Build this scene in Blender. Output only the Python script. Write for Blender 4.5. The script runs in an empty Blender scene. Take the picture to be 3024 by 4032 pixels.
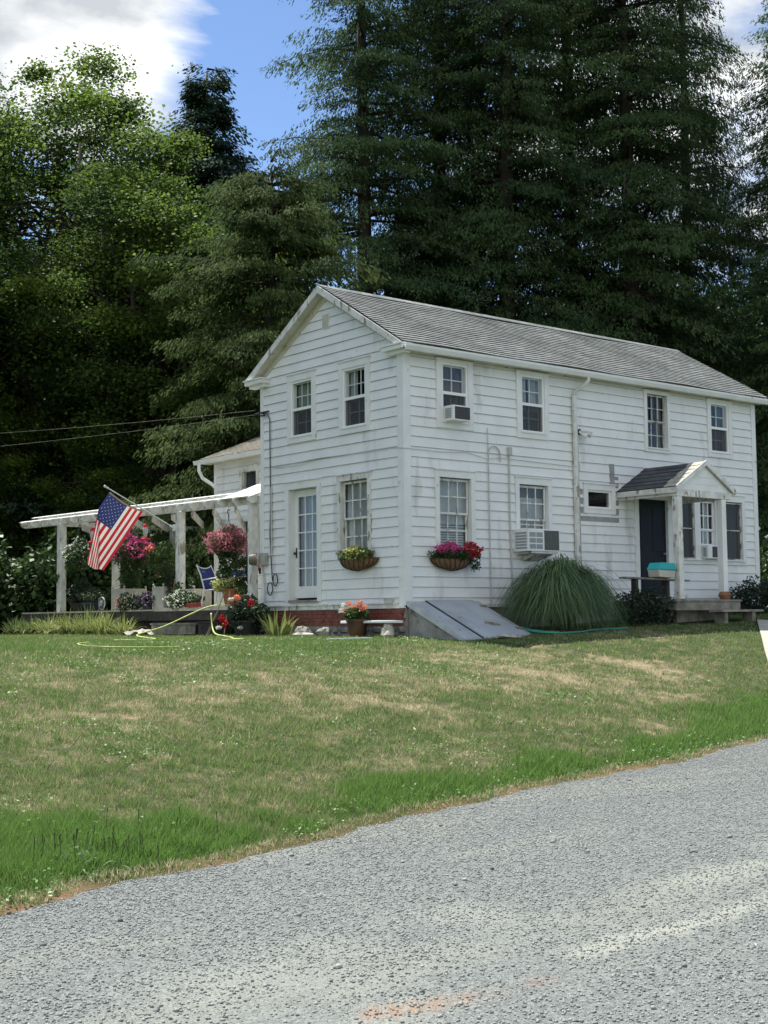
import bpy, math, random
import numpy as np
from mathutils import Vector, Matrix
R = math.radians
sc = bpy.context.scene
COL = sc.collection
rng = np.random.default_rng(7)
random.seed(7)

# ------------------------------------------------------------------ camera
cam_d = bpy.data.cameras.new('camera'); cam = bpy.data.objects.new('camera', cam_d); COL.objects.link(cam)
cam_d.sensor_fit = 'VERTICAL'; cam_d.sensor_height = 36.0; cam_d.lens = 48.12
cam_d.clip_start = 0.1; cam_d.clip_end = 3000
_r = Vector((0.77252505, -0.63489355, -0.01073464)); _u = Vector((-0.04163805, -0.06751879, 0.99684878)); _f = Vector((0.63361765, 0.76964368, 0.07859569))
cam.matrix_world = Matrix(((_r.x, _u.x, -_f.x, -17.313), (_r.y, _u.y, -_f.y, -20.392), (_r.z, _u.z, -_f.z, -0.34), (0, 0, 0, 1)))
sc.camera = cam
sc.render.resolution_x = 768; sc.render.resolution_y = 1024

# ------------------------------------------------------------------ light
SUN_EL, SUN_AZ = R(62.5), R(0.5)          # azimuth measured from +Y towards +X
sun_d = bpy.data.lights.new('sun', 'SUN'); sun = bpy.data.objects.new('sun', sun_d); COL.objects.link(sun)
sun_d.energy = 4.9; sun_d.angle = R(0.5); sun_d.color = (0.99, 0.975, 0.88)
sdir = Vector((math.cos(SUN_EL)*math.sin(SUN_AZ), math.cos(SUN_EL)*math.cos(SUN_AZ), math.sin(SUN_EL)))
sun.rotation_euler = sdir.to_track_quat('Z', 'Y').to_euler(); sun.location = (0, 0, 40)

world = bpy.data.worlds.new("World"); sc.world = world; world.use_nodes = True
nt = world.node_tree; N = nt.nodes; Lk = nt.links; N.clear()
out = N.new('ShaderNodeOutputWorld'); bg = N.new('ShaderNodeBackground'); sky = N.new('ShaderNodeTexSky')
sky.sky_type = 'NISHITA'; sky.sun_disc = False; sky.sun_elevation = SUN_EL; sky.sun_rotation = SUN_AZ
sky.air_density = 0.9; sky.dust_density = 0.1; sky.ozone_density = 3.5; sky.altitude = 1200
bg.inputs['Strength'].default_value = 0.105
Lk.new(sky.outputs[0], bg.inputs['Color'])
tc = N.new('ShaderNodeTexCoord')
nz = N.new('ShaderNodeTexNoise'); nz.inputs['Scale'].default_value = 5.0; nz.inputs['Detail'].default_value = 9; nz.inputs['Roughness'].default_value = 0.58; nz.inputs['Distortion'].default_value = 0.35
mp = N.new('ShaderNodeMapping'); mp.inputs['Scale'].default_value = (1, 1, 2.1); mp.inputs['Location'].default_value = (0.75, 0.1, 0.6)
Lk.new(tc.outputs['Generated'], mp.inputs[0]); Lk.new(mp.outputs[0], nz.inputs['Vector'])
def cloud_bank(vec, lo, hi):
    d = N.new('ShaderNodeVectorMath'); d.operation = 'DOT_PRODUCT'; d.inputs[1].default_value = Vector(vec).normalized()
    Lk.new(tc.outputs['Generated'], d.inputs[0])
    m = N.new('ShaderNodeMapRange'); m.inputs['From Min'].default_value = lo; m.inputs['From Max'].default_value = hi
    Lk.new(d.outputs['Value'], m.inputs['Value']); return m.outputs[0]
def wmath(op, a, b):
    m = N.new('ShaderNodeMath'); m.operation = op
    for i, v in enumerate((a, b)):
        if isinstance(v, (int, float)): m.inputs[i].default_value = v
        else: Lk.new(v, m.inputs[i])
    return m.outputs[0]
b1 = cloud_bank((0.382, 0.832, 0.402), 0.9895, 0.998)
b2 = cloud_bank((0.86, 0.50, 0.20), 0.93, 0.985)
b3 = cloud_bank((0.42, 0.90, 0.04), 0.975, 0.998)
b_fill = cloud_bank((-0.6, -0.7, 0.35), 0.1, 0.7)  # unseen cloud added behind the camera as white fill light for the walls
bsum = wmath('MAXIMUM', wmath('MAXIMUM', wmath('MULTIPLY', b_fill, 0.26), wmath('MULTIPLY', b1, 0.38)), wmath('MAXIMUM', wmath('MULTIPLY', b2, 0.16), wmath('MULTIPLY', b3, 0.2)))
tot = wmath('ADD', nz.outputs['Fac'], bsum)
cr = N.new('ShaderNodeValToRGB'); cr.color_ramp.elements[0].position = 0.62; cr.color_ramp.elements[1].position = 0.78
Lk.new(tot, cr.inputs[0])
nz2 = N.new('ShaderNodeTexNoise'); nz2.inputs['Scale'].default_value = 8; nz2.inputs['Detail'].default_value = 6
Lk.new(mp.outputs[0], nz2.inputs['Vector'])
cc = N.new('ShaderNodeValToRGB'); cc.color_ramp.elements[0].position = 0.40; cc.color_ramp.elements[0].color = (0.46, 0.49, 0.52, 1)
cc.color_ramp.elements[1].position = 0.58; cc.color_ramp.elements[1].color = (1.0, 1.0, 0.99, 1)
Lk.new(nz2.outputs['Fac'], cc.inputs[0])
bgc = N.new('ShaderNodeBackground'); bgc.inputs['Strength'].default_value = 0.80; Lk.new(cc.outputs[0], bgc.inputs['Color'])
mx = N.new('ShaderNodeMixShader'); Lk.new(cr.outputs[0], mx.inputs[0]); Lk.new(bg.outputs[0], mx.inputs[1]); Lk.new(bgc.outputs[0], mx.inputs[2])
Lk.new(mx.outputs[0], out.inputs[0])

sc.view_settings.view_transform = 'Standard'; sc.view_settings.look = 'None'
sc.view_settings.exposure = 0.82; sc.view_settings.gamma = 1
sc.render.engine = 'CYCLES'
sc.cycles.max_bounces = 6; sc.cycles.transparent_max_bounces = 12

# ------------------------------------------------------------------ materials
MATS = {}
def mat(name, c1, c2=None, scale=3.0, rough=0.8, stretch=(1, 1, 1), detail=6, ramp=(0.35, 0.65), spots=None, bump=0, bscale=30, spec=0.3, metal=0, tint=False, transl=0, coords='Object'):
    """principled material: c1..c2 mixed by noise, optional spots=(colour, scale, threshold, width)"""
    m = bpy.data.materials.new(name); m.use_nodes = True; n = m.node_tree.nodes; l = m.node_tree.links
    b = n['Principled BSDF']; b.inputs['Roughness'].default_value = rough; b.inputs['Specular IOR Level'].default_value = spec; b.inputs['Metallic'].default_value = metal
    t = n.new('ShaderNodeTexCoord'); mpn = n.new('ShaderNodeMapping'); mpn.inputs['Scale'].default_value = stretch
    l.new(t.outputs[coords], mpn.inputs[0])
    c2 = c2 or tuple(x*0.85 for x in c1)
    r = n.new('ShaderNodeValToRGB'); r.color_ramp.elements[0].position = ramp[0]; r.color_ramp.elements[1].position = ramp[1]
    r.color_ramp.elements[0].color = (*c1, 1); r.color_ramp.elements[1].color = (*c2, 1)
    if tint:
        a = n.new('ShaderNodeAttribute'); a.attribute_name = 'tint'; l.new(a.outputs['Fac'], r.inputs[0])
    else:
        z = n.new('ShaderNodeTexNoise'); z.inputs['Scale'].default_value = scale; z.inputs['Detail'].default_value = detail
        l.new(mpn.outputs[0], z.inputs['Vector']); l.new(z.outputs['Fac'], r.inputs[0])
    col = r.outputs[0]
    for (sc_, ss, th, wd, st) in (spots or []):
        z2 = n.new('ShaderNodeTexNoise'); z2.inputs['Scale'].default_value = ss; z2.inputs['Detail'].default_value = 5
        mp2 = n.new('ShaderNodeMapping'); mp2.inputs['Scale'].default_value = st; mp2.inputs['Location'].default_value = (ss*1.7, th*9, 2.2)
        l.new(t.outputs[coords], mp2.inputs[0]); l.new(mp2.outputs[0], z2.inputs['Vector'])
        mr = n.new('ShaderNodeMapRange'); mr.inputs['From Min'].default_value = th; mr.inputs['From Max'].default_value = th+wd
        l.new(z2.outputs['Fac'], mr.inputs['Value'])
        mxn = n.new('ShaderNodeMix'); mxn.data_type = 'RGBA'; l.new(mr.outputs[0], mxn.inputs[0]); l.new(col, mxn.inputs[6]); mxn.inputs[7].default_value = (*sc_, 1)
        col = mxn.outputs[2]
    l.new(col, b.inputs['Base Color'])
    if bump:
        z3 = n.new('ShaderNodeTexNoise'); z3.inputs['Scale'].default_value = bscale; z3.inputs['Detail'].default_value = 6
        l.new(mpn.outputs[0], z3.inputs['Vector'])
        bp = n.new('ShaderNodeBump'); bp.inputs['Strength'].default_value = bump; bp.inputs['Distance'].default_value = 0.02
        l.new(z3.outputs['Fac'], bp.inputs['Height']); l.new(bp.outputs[0], b.inputs['Normal'])
    if transl:
        o = n['Material Output']; tr = n.new('ShaderNodeBsdfTranslucent'); l.new(col, tr.inputs['Color'])
        ms = n.new('ShaderNodeMixShader'); ms.inputs[0].default_value = transl
        l.new(b.outputs[0], ms.inputs[1]); l.new(tr.outputs[0], ms.inputs[2]); l.new(ms.outputs[0], o.inputs['Surface'])
    MATS[name] = m; return m
WHITE = (0.80, 0.82, 0.81); GREY_W = (0.70, 0.72, 0.70)
mat('siding', WHITE, (0.73, 0.755, 0.745), 1.6, 0.55, spots=[((0.55, 0.56, 0.53), 2.6, 0.58, 0.16, (1, 1, 0.25)), ((0.36, 0.33, 0.27), 14, 0.70, 0.03, (1, 1, 0.7))], bump=0.15)
mat('siding_edge', (0.07, 0.07, 0.062), (0.13, 0.13, 0.12), 8, 0.95)  # dirty butt faces, colour darkened to put in each course's shadow line
mat('trim', (0.78, 0.80, 0.79), (0.70, 0.72, 0.71), 2.5, 0.55, spots=[((0.50, 0.48, 0.42), 9, 0.68, 0.06, (1, 1, 0.5))], bump=0.2)
mat('trim_old', (0.74, 0.75, 0.72), (0.55, 0.55, 0.51), 5, 0.7, spots=[((0.30, 0.27, 0.21), 9, 0.59, 0.05, (1, 1, 0.35))], bump=0.4)
mat('vinyl', (0.84, 0.85, 0.84), (0.80, 0.81, 0.80), 3, 0.35)
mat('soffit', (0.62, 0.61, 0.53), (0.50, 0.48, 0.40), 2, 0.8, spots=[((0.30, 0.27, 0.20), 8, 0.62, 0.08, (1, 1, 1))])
mat('weathered_paint', (0.62, 0.63, 0.59), (0.42, 0.41, 0.36), 4, 0.85, stretch=(1, 1, 1), spots=[((0.20, 0.18, 0.14), 6, 0.55, 0.06, (1, 1, 1))], bump=0.4)
mat('weathered_wood', (0.30, 0.28, 0.23), (0.16, 0.15, 0.125), 5, 0.9, bump=0.4)
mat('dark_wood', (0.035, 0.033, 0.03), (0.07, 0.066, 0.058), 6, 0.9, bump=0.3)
mat('whitewashed_deck', (0.58, 0.55, 0.46), (0.38, 0.35, 0.28), 5, 0.85, bump=0.3)
mat('old_grey_patch', (0.34, 0.35, 0.36), (0.25, 0.25, 0.25), 6, 0.85)
mat('brick', (0.26, 0.085, 0.06), (0.15, 0.055, 0.045), 7, 0.9, bump=0.4)
mat('mortar', (0.40, 0.37, 0.33), (0.28, 0.25, 0.22), 9, 0.95)
mat('fieldstone', (0.30, 0.29, 0.26), (0.16, 0.155, 0.14), 5, 0.95, spots=[((0.45, 0.43, 0.38), 8, 0.58, 0.06, (1, 1, 1))], bump=0.8, bscale=10)
mat('pale_rock', (0.50, 0.47, 0.41), (0.27, 0.25, 0.22), 6, 0.95, bump=0.8, bscale=8)
mat('concrete', (0.38, 0.375, 0.34), (0.24, 0.235, 0.21), 3, 0.95, spots=[((0.14, 0.14, 0.12), 5, 0.58, 0.10, (1, 1, 1))], bump=0.4)
mat('path_concrete', (0.46, 0.44, 0.37), (0.36, 0.34, 0.29), 4, 0.95, bump=0.3)
mat('bulkhead_paint', (0.42, 0.455, 0.485), (0.35, 0.385, 0.415), 2, 0.45, spots=[((0.30, 0.33, 0.34), 3, 0.52, 0.15, (1, 0.3, 1)), ((0.20, 0.16, 0.12), 9, 0.66, 0.04, (1, 1, 1))])
mat('galvanised', (0.55, 0.57, 0.57), (0.42, 0.44, 0.44), 5, 0.45, metal=0.4)
mat('black_metal', (0.02, 0.02, 0.022), None, 5, 0.5)
mat('meter_grey', (0.42, 0.42, 0.38), (0.33, 0.33, 0.30), 6, 0.5)
mat('meter_glass', (0.16, 0.14, 0.11), None, 6, 0.15, spec=0.6)
mat('pipe_grey', (0.52, 0.53, 0.50), (0.40, 0.41, 0.38), 6, 0.6)
mat('door_navy', (0.012, 0.017, 0.024), (0.018, 0.025, 0.034), 1.5, 0.6, spec=0.15)
mat('ac_white', (0.78, 0.79, 0.78), (0.70, 0.71, 0.69), 3, 0.4)
mat('ac_grille', (0.07, 0.07, 0.075), (0.04, 0.04, 0.045), 40, 0.6)
mat('ac_grille_green', (0.10, 0.115, 0.105), (0.075, 0.085, 0.08), 40, 0.6)
mat('ac_louvre', (0.30, 0.34, 0.36), (0.24, 0.28, 0.30), 30, 0.5)
mat('curtain', (0.66, 0.69, 0.69), (0.52, 0.55, 0.55), 3, 0.9, transl=0.35)
mat('curtain_dark', (0.10, 0.11, 0.115), (0.06, 0.065, 0.07), 3, 0.9)
mat('curtain_blue', (0.17, 0.22, 0.33), (0.34, 0.38, 0.44), 6, 0.9, stretch=(1, 9, 0.1))
mat('curtain_green', (0.30, 0.36, 0.30), (0.18, 0.23, 0.20), 3, 0.9)
mat('room_dark', (0.10, 0.095, 0.085), None, 2, 0.95)
mat('coir', (0.20, 0.12, 0.065), (0.11, 0.065, 0.035), 18, 0.95, stretch=(1, 1, 0.4), bump=0.6)
mat('terracotta', (0.38, 0.16, 0.075), (0.28, 0.12, 0.06), 5, 0.85)
mat('terracotta_shade', (0.26, 0.12, 0.07), (0.16, 0.08, 0.05), 5, 0.85)  # darker terracotta with shade put into its colour; brown clay pot shares it
mat('red_brick_loose', (0.36, 0.06, 0.045), (0.25, 0.05, 0.04), 5, 0.9)
mat('navy_pot', (0.03, 0.04, 0.07), (0.05, 0.06, 0.09), 4, 0.3)
mat('black_pot', (0.02, 0.021, 0.02), (0.035, 0.035, 0.033), 4, 0.6)
mat('brown_pot', (0.12, 0.06, 0.03), (0.05, 0.03, 0.02), 4, 0.6)
mat('sling_blue', (0.025, 0.04, 0.16), (0.035, 0.05, 0.20), 3, 0.8)
mat('chair_frame', (0.80, 0.80, 0.78), None, 3, 0.35)
mat('flag_pole', (0.60, 0.61, 0.60), (0.50, 0.51, 0.50), 5, 0.35)
mat('flag_red', (0.62, 0.025, 0.045), (0.52, 0.02, 0.035), 3, 0.8, transl=0.3)
mat('flag_white', (0.84, 0.82, 0.78), (0.78, 0.76, 0.72), 3, 0.8, transl=0.3)
mat('flag_blue', (0.035, 0.045, 0.17), (0.045, 0.06, 0.20), 3, 0.8, transl=0.2)
mat('bamboo', (0.40, 0.31, 0.19), (0.28, 0.21, 0.13), 8, 0.8)
mat('hose_yellow', (0.55, 0.62, 0.22), (0.46, 0.54, 0.18), 8, 0.5)
mat('hose_green', (0.05, 0.30, 0.24), (0.04, 0.22, 0.18), 8, 0.45)
mat('turquoise', (0.02, 0.40, 0.42), (0.02, 0.34, 0.36), 3, 0.4)
mat('beige_plastic', (0.50, 0.49, 0.42), (0.42, 0.41, 0.36), 3, 0.5)
mat('feeder_red', (0.55, 0.03, 0.03), None, 3, 0.3)
mat('feeder_clear', (0.45, 0.47, 0.46), (0.36, 0.38, 0.37), 3, 0.15, spec=0.6)
mat('bark', (0.075, 0.06, 0.048), (0.035, 0.03, 0.025), 6, 0.95, stretch=(1, 1, 0.3), bump=0.8, bscale=9)
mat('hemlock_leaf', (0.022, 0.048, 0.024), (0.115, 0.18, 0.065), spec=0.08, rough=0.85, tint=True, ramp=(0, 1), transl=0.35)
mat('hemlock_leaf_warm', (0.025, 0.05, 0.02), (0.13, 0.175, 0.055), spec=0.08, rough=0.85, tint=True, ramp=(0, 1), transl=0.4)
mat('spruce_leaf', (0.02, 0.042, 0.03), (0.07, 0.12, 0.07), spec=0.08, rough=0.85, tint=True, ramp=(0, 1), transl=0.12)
mat('maple_leaf', (0.03, 0.062, 0.02), (0.19, 0.28, 0.05), spec=0.15, rough=0.6, tint=True, ramp=(0, 1), transl=0.45)
mat('shrub_leaf', (0.02, 0.045, 0.016), (0.10, 0.17, 0.05), rough=0.5, tint=True, ramp=(0, 1), transl=0.3)
mat('dark_shrub_leaf', (0.012, 0.028, 0.016), (0.035, 0.06, 0.03), rough=0.5, tint=True, ramp=(0, 1), transl=0.15)
mat('fountain_blade', (0.05, 0.10, 0.045), (0.20, 0.30, 0.13), rough=0.5, tint=True, ramp=(0, 1), transl=0.3)
mat('lily_blade', (0.06, 0.11, 0.035), (0.34, 0.38, 0.13), rough=0.5, tint=True, ramp=(0, 1), transl=0.3)
mat('petal_pink', (0.33, 0.06, 0.11), (0.70, 0.32, 0.36), rough=0.6, tint=True, ramp=(0, 1), transl=0.35)
mat('petal_magenta', (0.45, 0.02, 0.17), (0.78, 0.18, 0.40), rough=0.6, tint=True, ramp=(0, 1), transl=0.35)
mat('petal_red', (0.30, 0.008, 0.015), (0.60, 0.03, 0.05), rough=0.6, tint=True, ramp=(0, 1), transl=0.3)
mat('petal_coral', (0.80, 0.16, 0.08), (0.90, 0.42, 0.30), rough=0.6, tint=True, ramp=(0, 1), transl=0.3)
mat('petal_white', (0.60, 0.62, 0.52), (0.86, 0.86, 0.80), rough=0.6, tint=True, ramp=(0, 1), transl=0.3)
mat('petal_purple', (0.16, 0.09, 0.22), (0.50, 0.36, 0.50), rough=0.6, tint=True, ramp=(0, 1), transl=0.3)
mat('petal_yellow', (0.50, 0.50, 0.12), (0.80, 0.80, 0.42), rough=0.6, tint=True, ramp=(0, 1), transl=0.3)

def glass_mat():
    m = bpy.data.materials.new('window_glass'); m.use_nodes = True; n = m.node_tree.nodes; l = m.node_tree.links
    n.remove(n['Principled BSDF']); o = n['Material Output']
    tr = n.new('ShaderNodeBsdfTransparent'); tr.inputs[0].default_value = (0.90, 0.93, 0.92, 1)
    gl = n.new('ShaderNodeBsdfGlossy'); gl.inputs['Roughness'].default_value = 0.03
    lwt = n.new('ShaderNodeLayerWeight'); pw = n.new('ShaderNodeMath'); pw.operation = 'POWER'; pw.inputs[1].default_value = 4; l.new(lwt.outputs['Facing'], pw.inputs[0])
    fr = n.new('ShaderNodeMath'); fr.operation = 'MULTIPLY_ADD'; fr.inputs[1].default_value = 0.8; fr.inputs[2].default_value = 0.06; l.new(pw.outputs[0], fr.inputs[0])
    ms = n.new('ShaderNodeMixShader'); l.new(fr.outputs[0], ms.inputs[0]); l.new(tr.outputs[0], ms.inputs[1]); l.new(gl.outputs[0], ms.inputs[2]); l.new(ms.outputs[0], o.inputs['Surface'])
    MATS['glass'] = m
glass_mat()
def screen_mat():
    m = bpy.data.materials.new('insect_screen'); m.use_nodes = True; n = m.node_tree.nodes; l = m.node_tree.links
    b = n['Principled BSDF']; b.inputs['Base Color'].default_value = (0.05, 0.055, 0.06, 1); b.inputs['Roughness'].default_value = 0.7
    o = n['Material Output']; tr = n.new('ShaderNodeBsdfTransparent'); ms = n.new('ShaderNodeMixShader'); ms.inputs[0].default_value = 0.6
    l.new(tr.outputs[0], ms.inputs[1]); l.new(b.outputs[0], ms.inputs[2]); l.new(ms.outputs[0], o.inputs['Surface'])
    MATS['screen'] = m
screen_mat()
def shingle_mat(name, ca, cb, axis, mort):
    m = bpy.data.materials.new(name); m.use_nodes = True; n = m.node_tree.nodes; l = m.node_tree.links
    b = n['Principled BSDF']; b.inputs['Roughness'].default_value = 0.9; b.inputs['Specular IOR Level'].default_value = 0.15
    t = n.new('ShaderNodeTexCoord'); mpn = n.new('ShaderNodeMapping'); l.new(t.outputs['UV'], mpn.inputs[0])
    br = n.new('ShaderNodeTexBrick'); br.inputs['Scale'].default_value = 1.0; br.inputs['Brick Width'].default_value = 0.3; br.inputs['Row Height'].default_value = 0.145
    br.inputs['Mortar Size'].default_value = 0.006; br.inputs['Color1'].default_value = (*ca, 1); br.inputs['Color2'].default_value = (*cb, 1); br.inputs['Mortar'].default_value = (*mort, 1)
    br.inputs['Bias'].default_value = 0.0; br.offset = 0.5
    l.new(mpn.outputs[0], br.inputs['Vector'])
    z = n.new('ShaderNodeTexNoise'); z.inputs['Scale'].default_value = 1.3; z.inputs['Detail'].default_value = 8; l.new(t.outputs['Object'], z.inputs['Vector'])
    mr = n.new('ShaderNodeMapRange'); mr.inputs['From Min'].default_value = 0.3; mr.inputs['From Max'].default_value = 0.7; mr.inputs['To Min'].default_value = 0.88; mr.inputs['To Max'].default_value = 1.1
    l.new(z.outputs['Fac'], mr.inputs['Value'])
    mxn = n.new('ShaderNodeMix'); mxn.data_type = 'RGBA'; mxn.blend_type = 'MULTIPLY'; mxn.inputs[0].default_value = 1; l.new(br.outputs['Color'], mxn.inputs[6]); l.new(mr.outputs[0], mxn.inputs[7])
    l.new(mxn.outputs[2], b.inputs['Base Color']); MATS[name] = m
shingle_mat('shingle', (0.28, 0.29, 0.285), (0.18, 0.187, 0.185), 0, (0.03, 0.03, 0.03))
shingle_mat('shingle_dark', (0.11, 0.118, 0.13), (0.07, 0.076, 0.085), 0, (0.02, 0.02, 0.02))
shingle_mat('shingle_warm', (0.30, 0.27, 0.22), (0.22, 0.20, 0.165), 0, (0.09, 0.08, 0.07))

# ------------------------------------------------------------------ value noise
def _lat(seed):
    return np.random.default_rng(seed).random((256, 256))
_LATS = [_lat(i) for i in range(6)]
def vnoise(x, y, s, k=0):
    x = np.asarray(x, float)/s + 1000; y = np.asarray(y, float)/s + 1000
    xi = np.floor(x).astype(int); yi = np.floor(y).astype(int); fx = x-xi; fy = y-yi
    fx = fx*fx*(3-2*fx); fy = fy*fy*(3-2*fy); L = _LATS[k % 6]
    a = L[xi % 256, yi % 256]; b = L[(xi+1) % 256, yi % 256]; c = L[xi % 256, (yi+1) % 256]; d = L[(xi+1) % 256, (yi+1) % 256]
    return (a*(1-fx)+b*fx)*(1-fy) + (c*(1-fx)+d*fx)*fy
def fbm(x, y, s, k=0, o=4):
    t = 0; a = 1; w = 0
    for i in range(o):
        t = t + a*vnoise(x, y, s/2**i, k+i); w += a; a *= 0.55
    return t/w

# ------------------------------------------------------------------ object helpers
def obj(name, mesh, parent=None, label=None, cat=None, group=None, kind=None, loc=None):
    o = bpy.data.objects.new(name, mesh); COL.objects.link(o)
    if parent is not None: o.parent = parent
    if loc is not None: o.location = loc
    if label: o['label'] = label
    if cat: o['category'] = cat
    if group: o['group'] = group
    if kind: o['kind'] = kind
    return o
def thing(name, label, cat, loc=(0, 0, 0), group=None):
    o = bpy.data.objects.new(name, None); COL.objects.link(o); o.location = loc; o.empty_display_size = 0.2
    o['label'] = label; o['category'] = cat
    if group: o['group'] = group
    return o
class MB:
    """collects boxes, prisms, tubes, lathes and sheets in world space"""
    def __init__(s, M=None): s.v = []; s.f = []; s.m = []; s.M = M
    def _add(s, vs, fs, mi=0, M=None):
        o = len(s.v); M = M or s.M
        for p in vs: s.v.append(tuple(M(*p)) if M else tuple(p))
        for f in fs: s.f.append([i+o for i in f]); s.m.append(mi)
    def box(s, a, b, mi=0, rot=None, ctr=None, jit=0, M=None):
        x0, y0, z0 = a; x1, y1, z1 = b
        vs = [(x0, y0, z0), (x1, y0, z0), (x1, y1, z0), (x0, y1, z0), (x0, y0, z1), (x1, y0, z1), (x1, y1, z1), (x0, y1, z1)]
        if rot is not None:
            c = Vector(ctr if ctr is not None else ((x0+x1)/2, (y0+y1)/2, (z0+z1)/2))
            vs = [tuple(rot @ (Vector(v)-c) + c) for v in vs]
        if jit: vs = [tuple(k+random.uniform(-jit, jit) for k in v) for v in vs]
        s._add(vs, [(0, 3, 2, 1), (4, 5, 6, 7), (0, 1, 5, 4), (1, 2, 6, 5), (2, 3, 7, 6), (3, 0, 4, 7)], mi, M)
    def bar(s, p, q, w, h, mi=0, up=(0, 0, 1)):
        p = Vector(p); q = Vector(q); d = (q-p).normalized(); sd = d.cross(Vector(up))
        if sd.length < 1e-4: sd = d.cross(Vector((1, 0, 0)))
        sd.normalize(); uu = sd.cross(d)
        vs = [tuple(e + sd*a*w/2 + uu*b*h/2) for e in (p, q) for a, b in ((-1, -1), (1, -1), (1, 1), (-1, 1))]
        s._add(vs, [(0, 1, 2, 3), (7, 6, 5, 4), (0, 4, 5, 1), (1, 5, 6, 2), (2, 6, 7, 3), (3, 7, 4, 0)], mi)
    def tube(s, pts, r, n=8, mi=0, cap=True):
        pts = [Vector(p) for p in pts]; rs = r if isinstance(r, (list, tuple)) else [r]*len(pts)
        vs = []; fs = []; a = None
        for i, p in enumerate(pts):
            d = (pts[min(i+1, len(pts)-1)] - pts[max(i-1, 0)]).normalized()
            if a is None: a = d.cross(Vector((0, 0, 1)) if abs(d.z) < 0.95 else Vector((1, 0, 0))).normalized()
            else: a = (a - d*a.dot(d)).normalized()
            b = d.cross(a)
            for k in range(n):
                t = 2*math.pi*k/n; vs.append(tuple(p + (a*math.cos(t)+b*math.sin(t))*rs[i]))
        for i in range(len(pts)-1):
            for k in range(n): fs.append((i*n+k, i*n+(k+1) % n, (i+1)*n+(k+1) % n, (i+1)*n+k))
        if cap: fs.append(tuple(range(n-1, -1, -1))); fs.append(tuple((len(pts)-1)*n+k for k in range(n)))
        s._add(vs, fs, mi)
    def lathe(s, c, prof, n=20, mi=0, sx=1, sy=1, cap=True):
        vs = []; fs = []
        for r, z in prof:
            for k in range(n):
                t = 2*math.pi*k/n; vs.append((c[0]+r*sx*math.cos(t), c[1]+r*sy*math.sin(t), c[2]+z))
        for i in range(len(prof)-1):
            for k in range(n): fs.append((i*n+k, i*n+(k+1) % n, (i+1)*n+(k+1) % n, (i+1)*n+k))
        if cap: fs.append(tuple(range(n-1, -1, -1))); fs.append(tuple((len(prof)-1)*n+k for k in range(n)))
        s._add(vs, fs, mi)
    def prism(s, poly, axis, a, b, mi=0):
        """extrude 2-D poly along an axis; poly coords are the other two axes in order"""
        def mk(p, t):
            return (t, p[0], p[1]) if axis == 0 else ((p[0], t, p[1]) if axis == 1 else (p[0], p[1], t))
        n = len(poly); vs = [mk(p, a) for p in poly] + [mk(p, b) for p in poly]
        fs = [tuple(range(n)), tuple(range(2*n-1, n-1, -1))] + [(i, i+n, (i+1) % n+n, (i+1) % n) for i in range(n)]
        s._add(vs, fs, mi)
    def grid(s, fn, nu, nv, mi=0, mf=None):
        vs = [tuple(fn(i/nu, j/nv)) for j in range(nv+1) for i in range(nu+1)]; o = len(s.v)
        for p in vs: s.v.append(tuple(s.M(*p)) if s.M else p)
        for j in range(nv):
            for i in range(nu):
                a = j*(nu+1)+i; s.f.append([o+a, o+a+1, o+a+nu+2, o+a+nu+1]); s.m.append(mf((i+.5)/nu, (j+.5)/nv) if mf else mi)
    def build(s, name, mats, parent=None, smooth=False, recalc=True, uv=None, bevel=0, **kw):
        me = bpy.data.meshes.new(name); me.from_pydata(s.v, [], s.f)
        for mname in (mats if isinstance(mats, (list, tuple)) else [mats]): me.materials.append(MATS[mname])
        me.polygons.foreach_set('material_index', s.m)
        if recalc:
            import bmesh
            bm = bmesh.new(); bm.from_mesh(me); bmesh.ops.recalc_face_normals(bm, faces=bm.faces); bm.to_mesh(me); bm.free()
        if smooth: me.polygons.foreach_set('use_smooth', [True]*len(me.polygons))
        if uv:
            l = me.uv_layers.new(name='UVMap')
            for lp in me.loops: l.data[lp.index].uv = uv(me.vertices[lp.vertex_index].co)
        me.update()
        o = obj(name, me, parent, **kw)
        if parent is not None:     # geometry is in world space: shift to the parent's frame
            off = Vector((0, 0, 0)); q = parent
            while q is not None: off += q.location; q = q.parent
            me.transform(Matrix.Translation(-off))
        if bevel:
            bv = o.modifiers.new('bevel', 'BEVEL'); bv.width = bevel; bv.segments = 2; bv.limit_method = 'ANGLE'
        return o
def fast_mesh(name, V, F, mat_names, tint=None, mi=None, smooth=False):
    V = np.ascontiguousarray(V, np.float32); F = np.ascontiguousarray(F, np.int32); k = F.shape[1]
    me = bpy.data.meshes.new(name); me.vertices.add(len(V)); me.vertices.foreach_set('co', V.ravel())
    me.loops.add(F.size); me.loops.foreach_set('vertex_index', F.ravel())
    me.polygons.add(len(F)); me.polygons.foreach_set('loop_start', np.arange(0, F.size, k, dtype=np.int32))
    me.polygons.foreach_set('loop_total', np.full(len(F), k, np.int32))
    for n in (mat_names if isinstance(mat_names, (list, tuple)) else [mat_names]): me.materials.append(MATS[n])
    if mi is not None: me.polygons.foreach_set('material_index', np.ascontiguousarray(mi, np.int32))
    if tint is not None:
        a = me.attributes.new('tint', 'FLOAT', 'FACE'); a.data.foreach_set('value', np.ascontiguousarray(tint, np.float32))
    me.update(calc_edges=True); me.validate(clean_customdata=False)
    return me
def nrm(a): return a/np.maximum(np.linalg.norm(a, axis=-1, keepdims=True), 1e-9)
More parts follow.
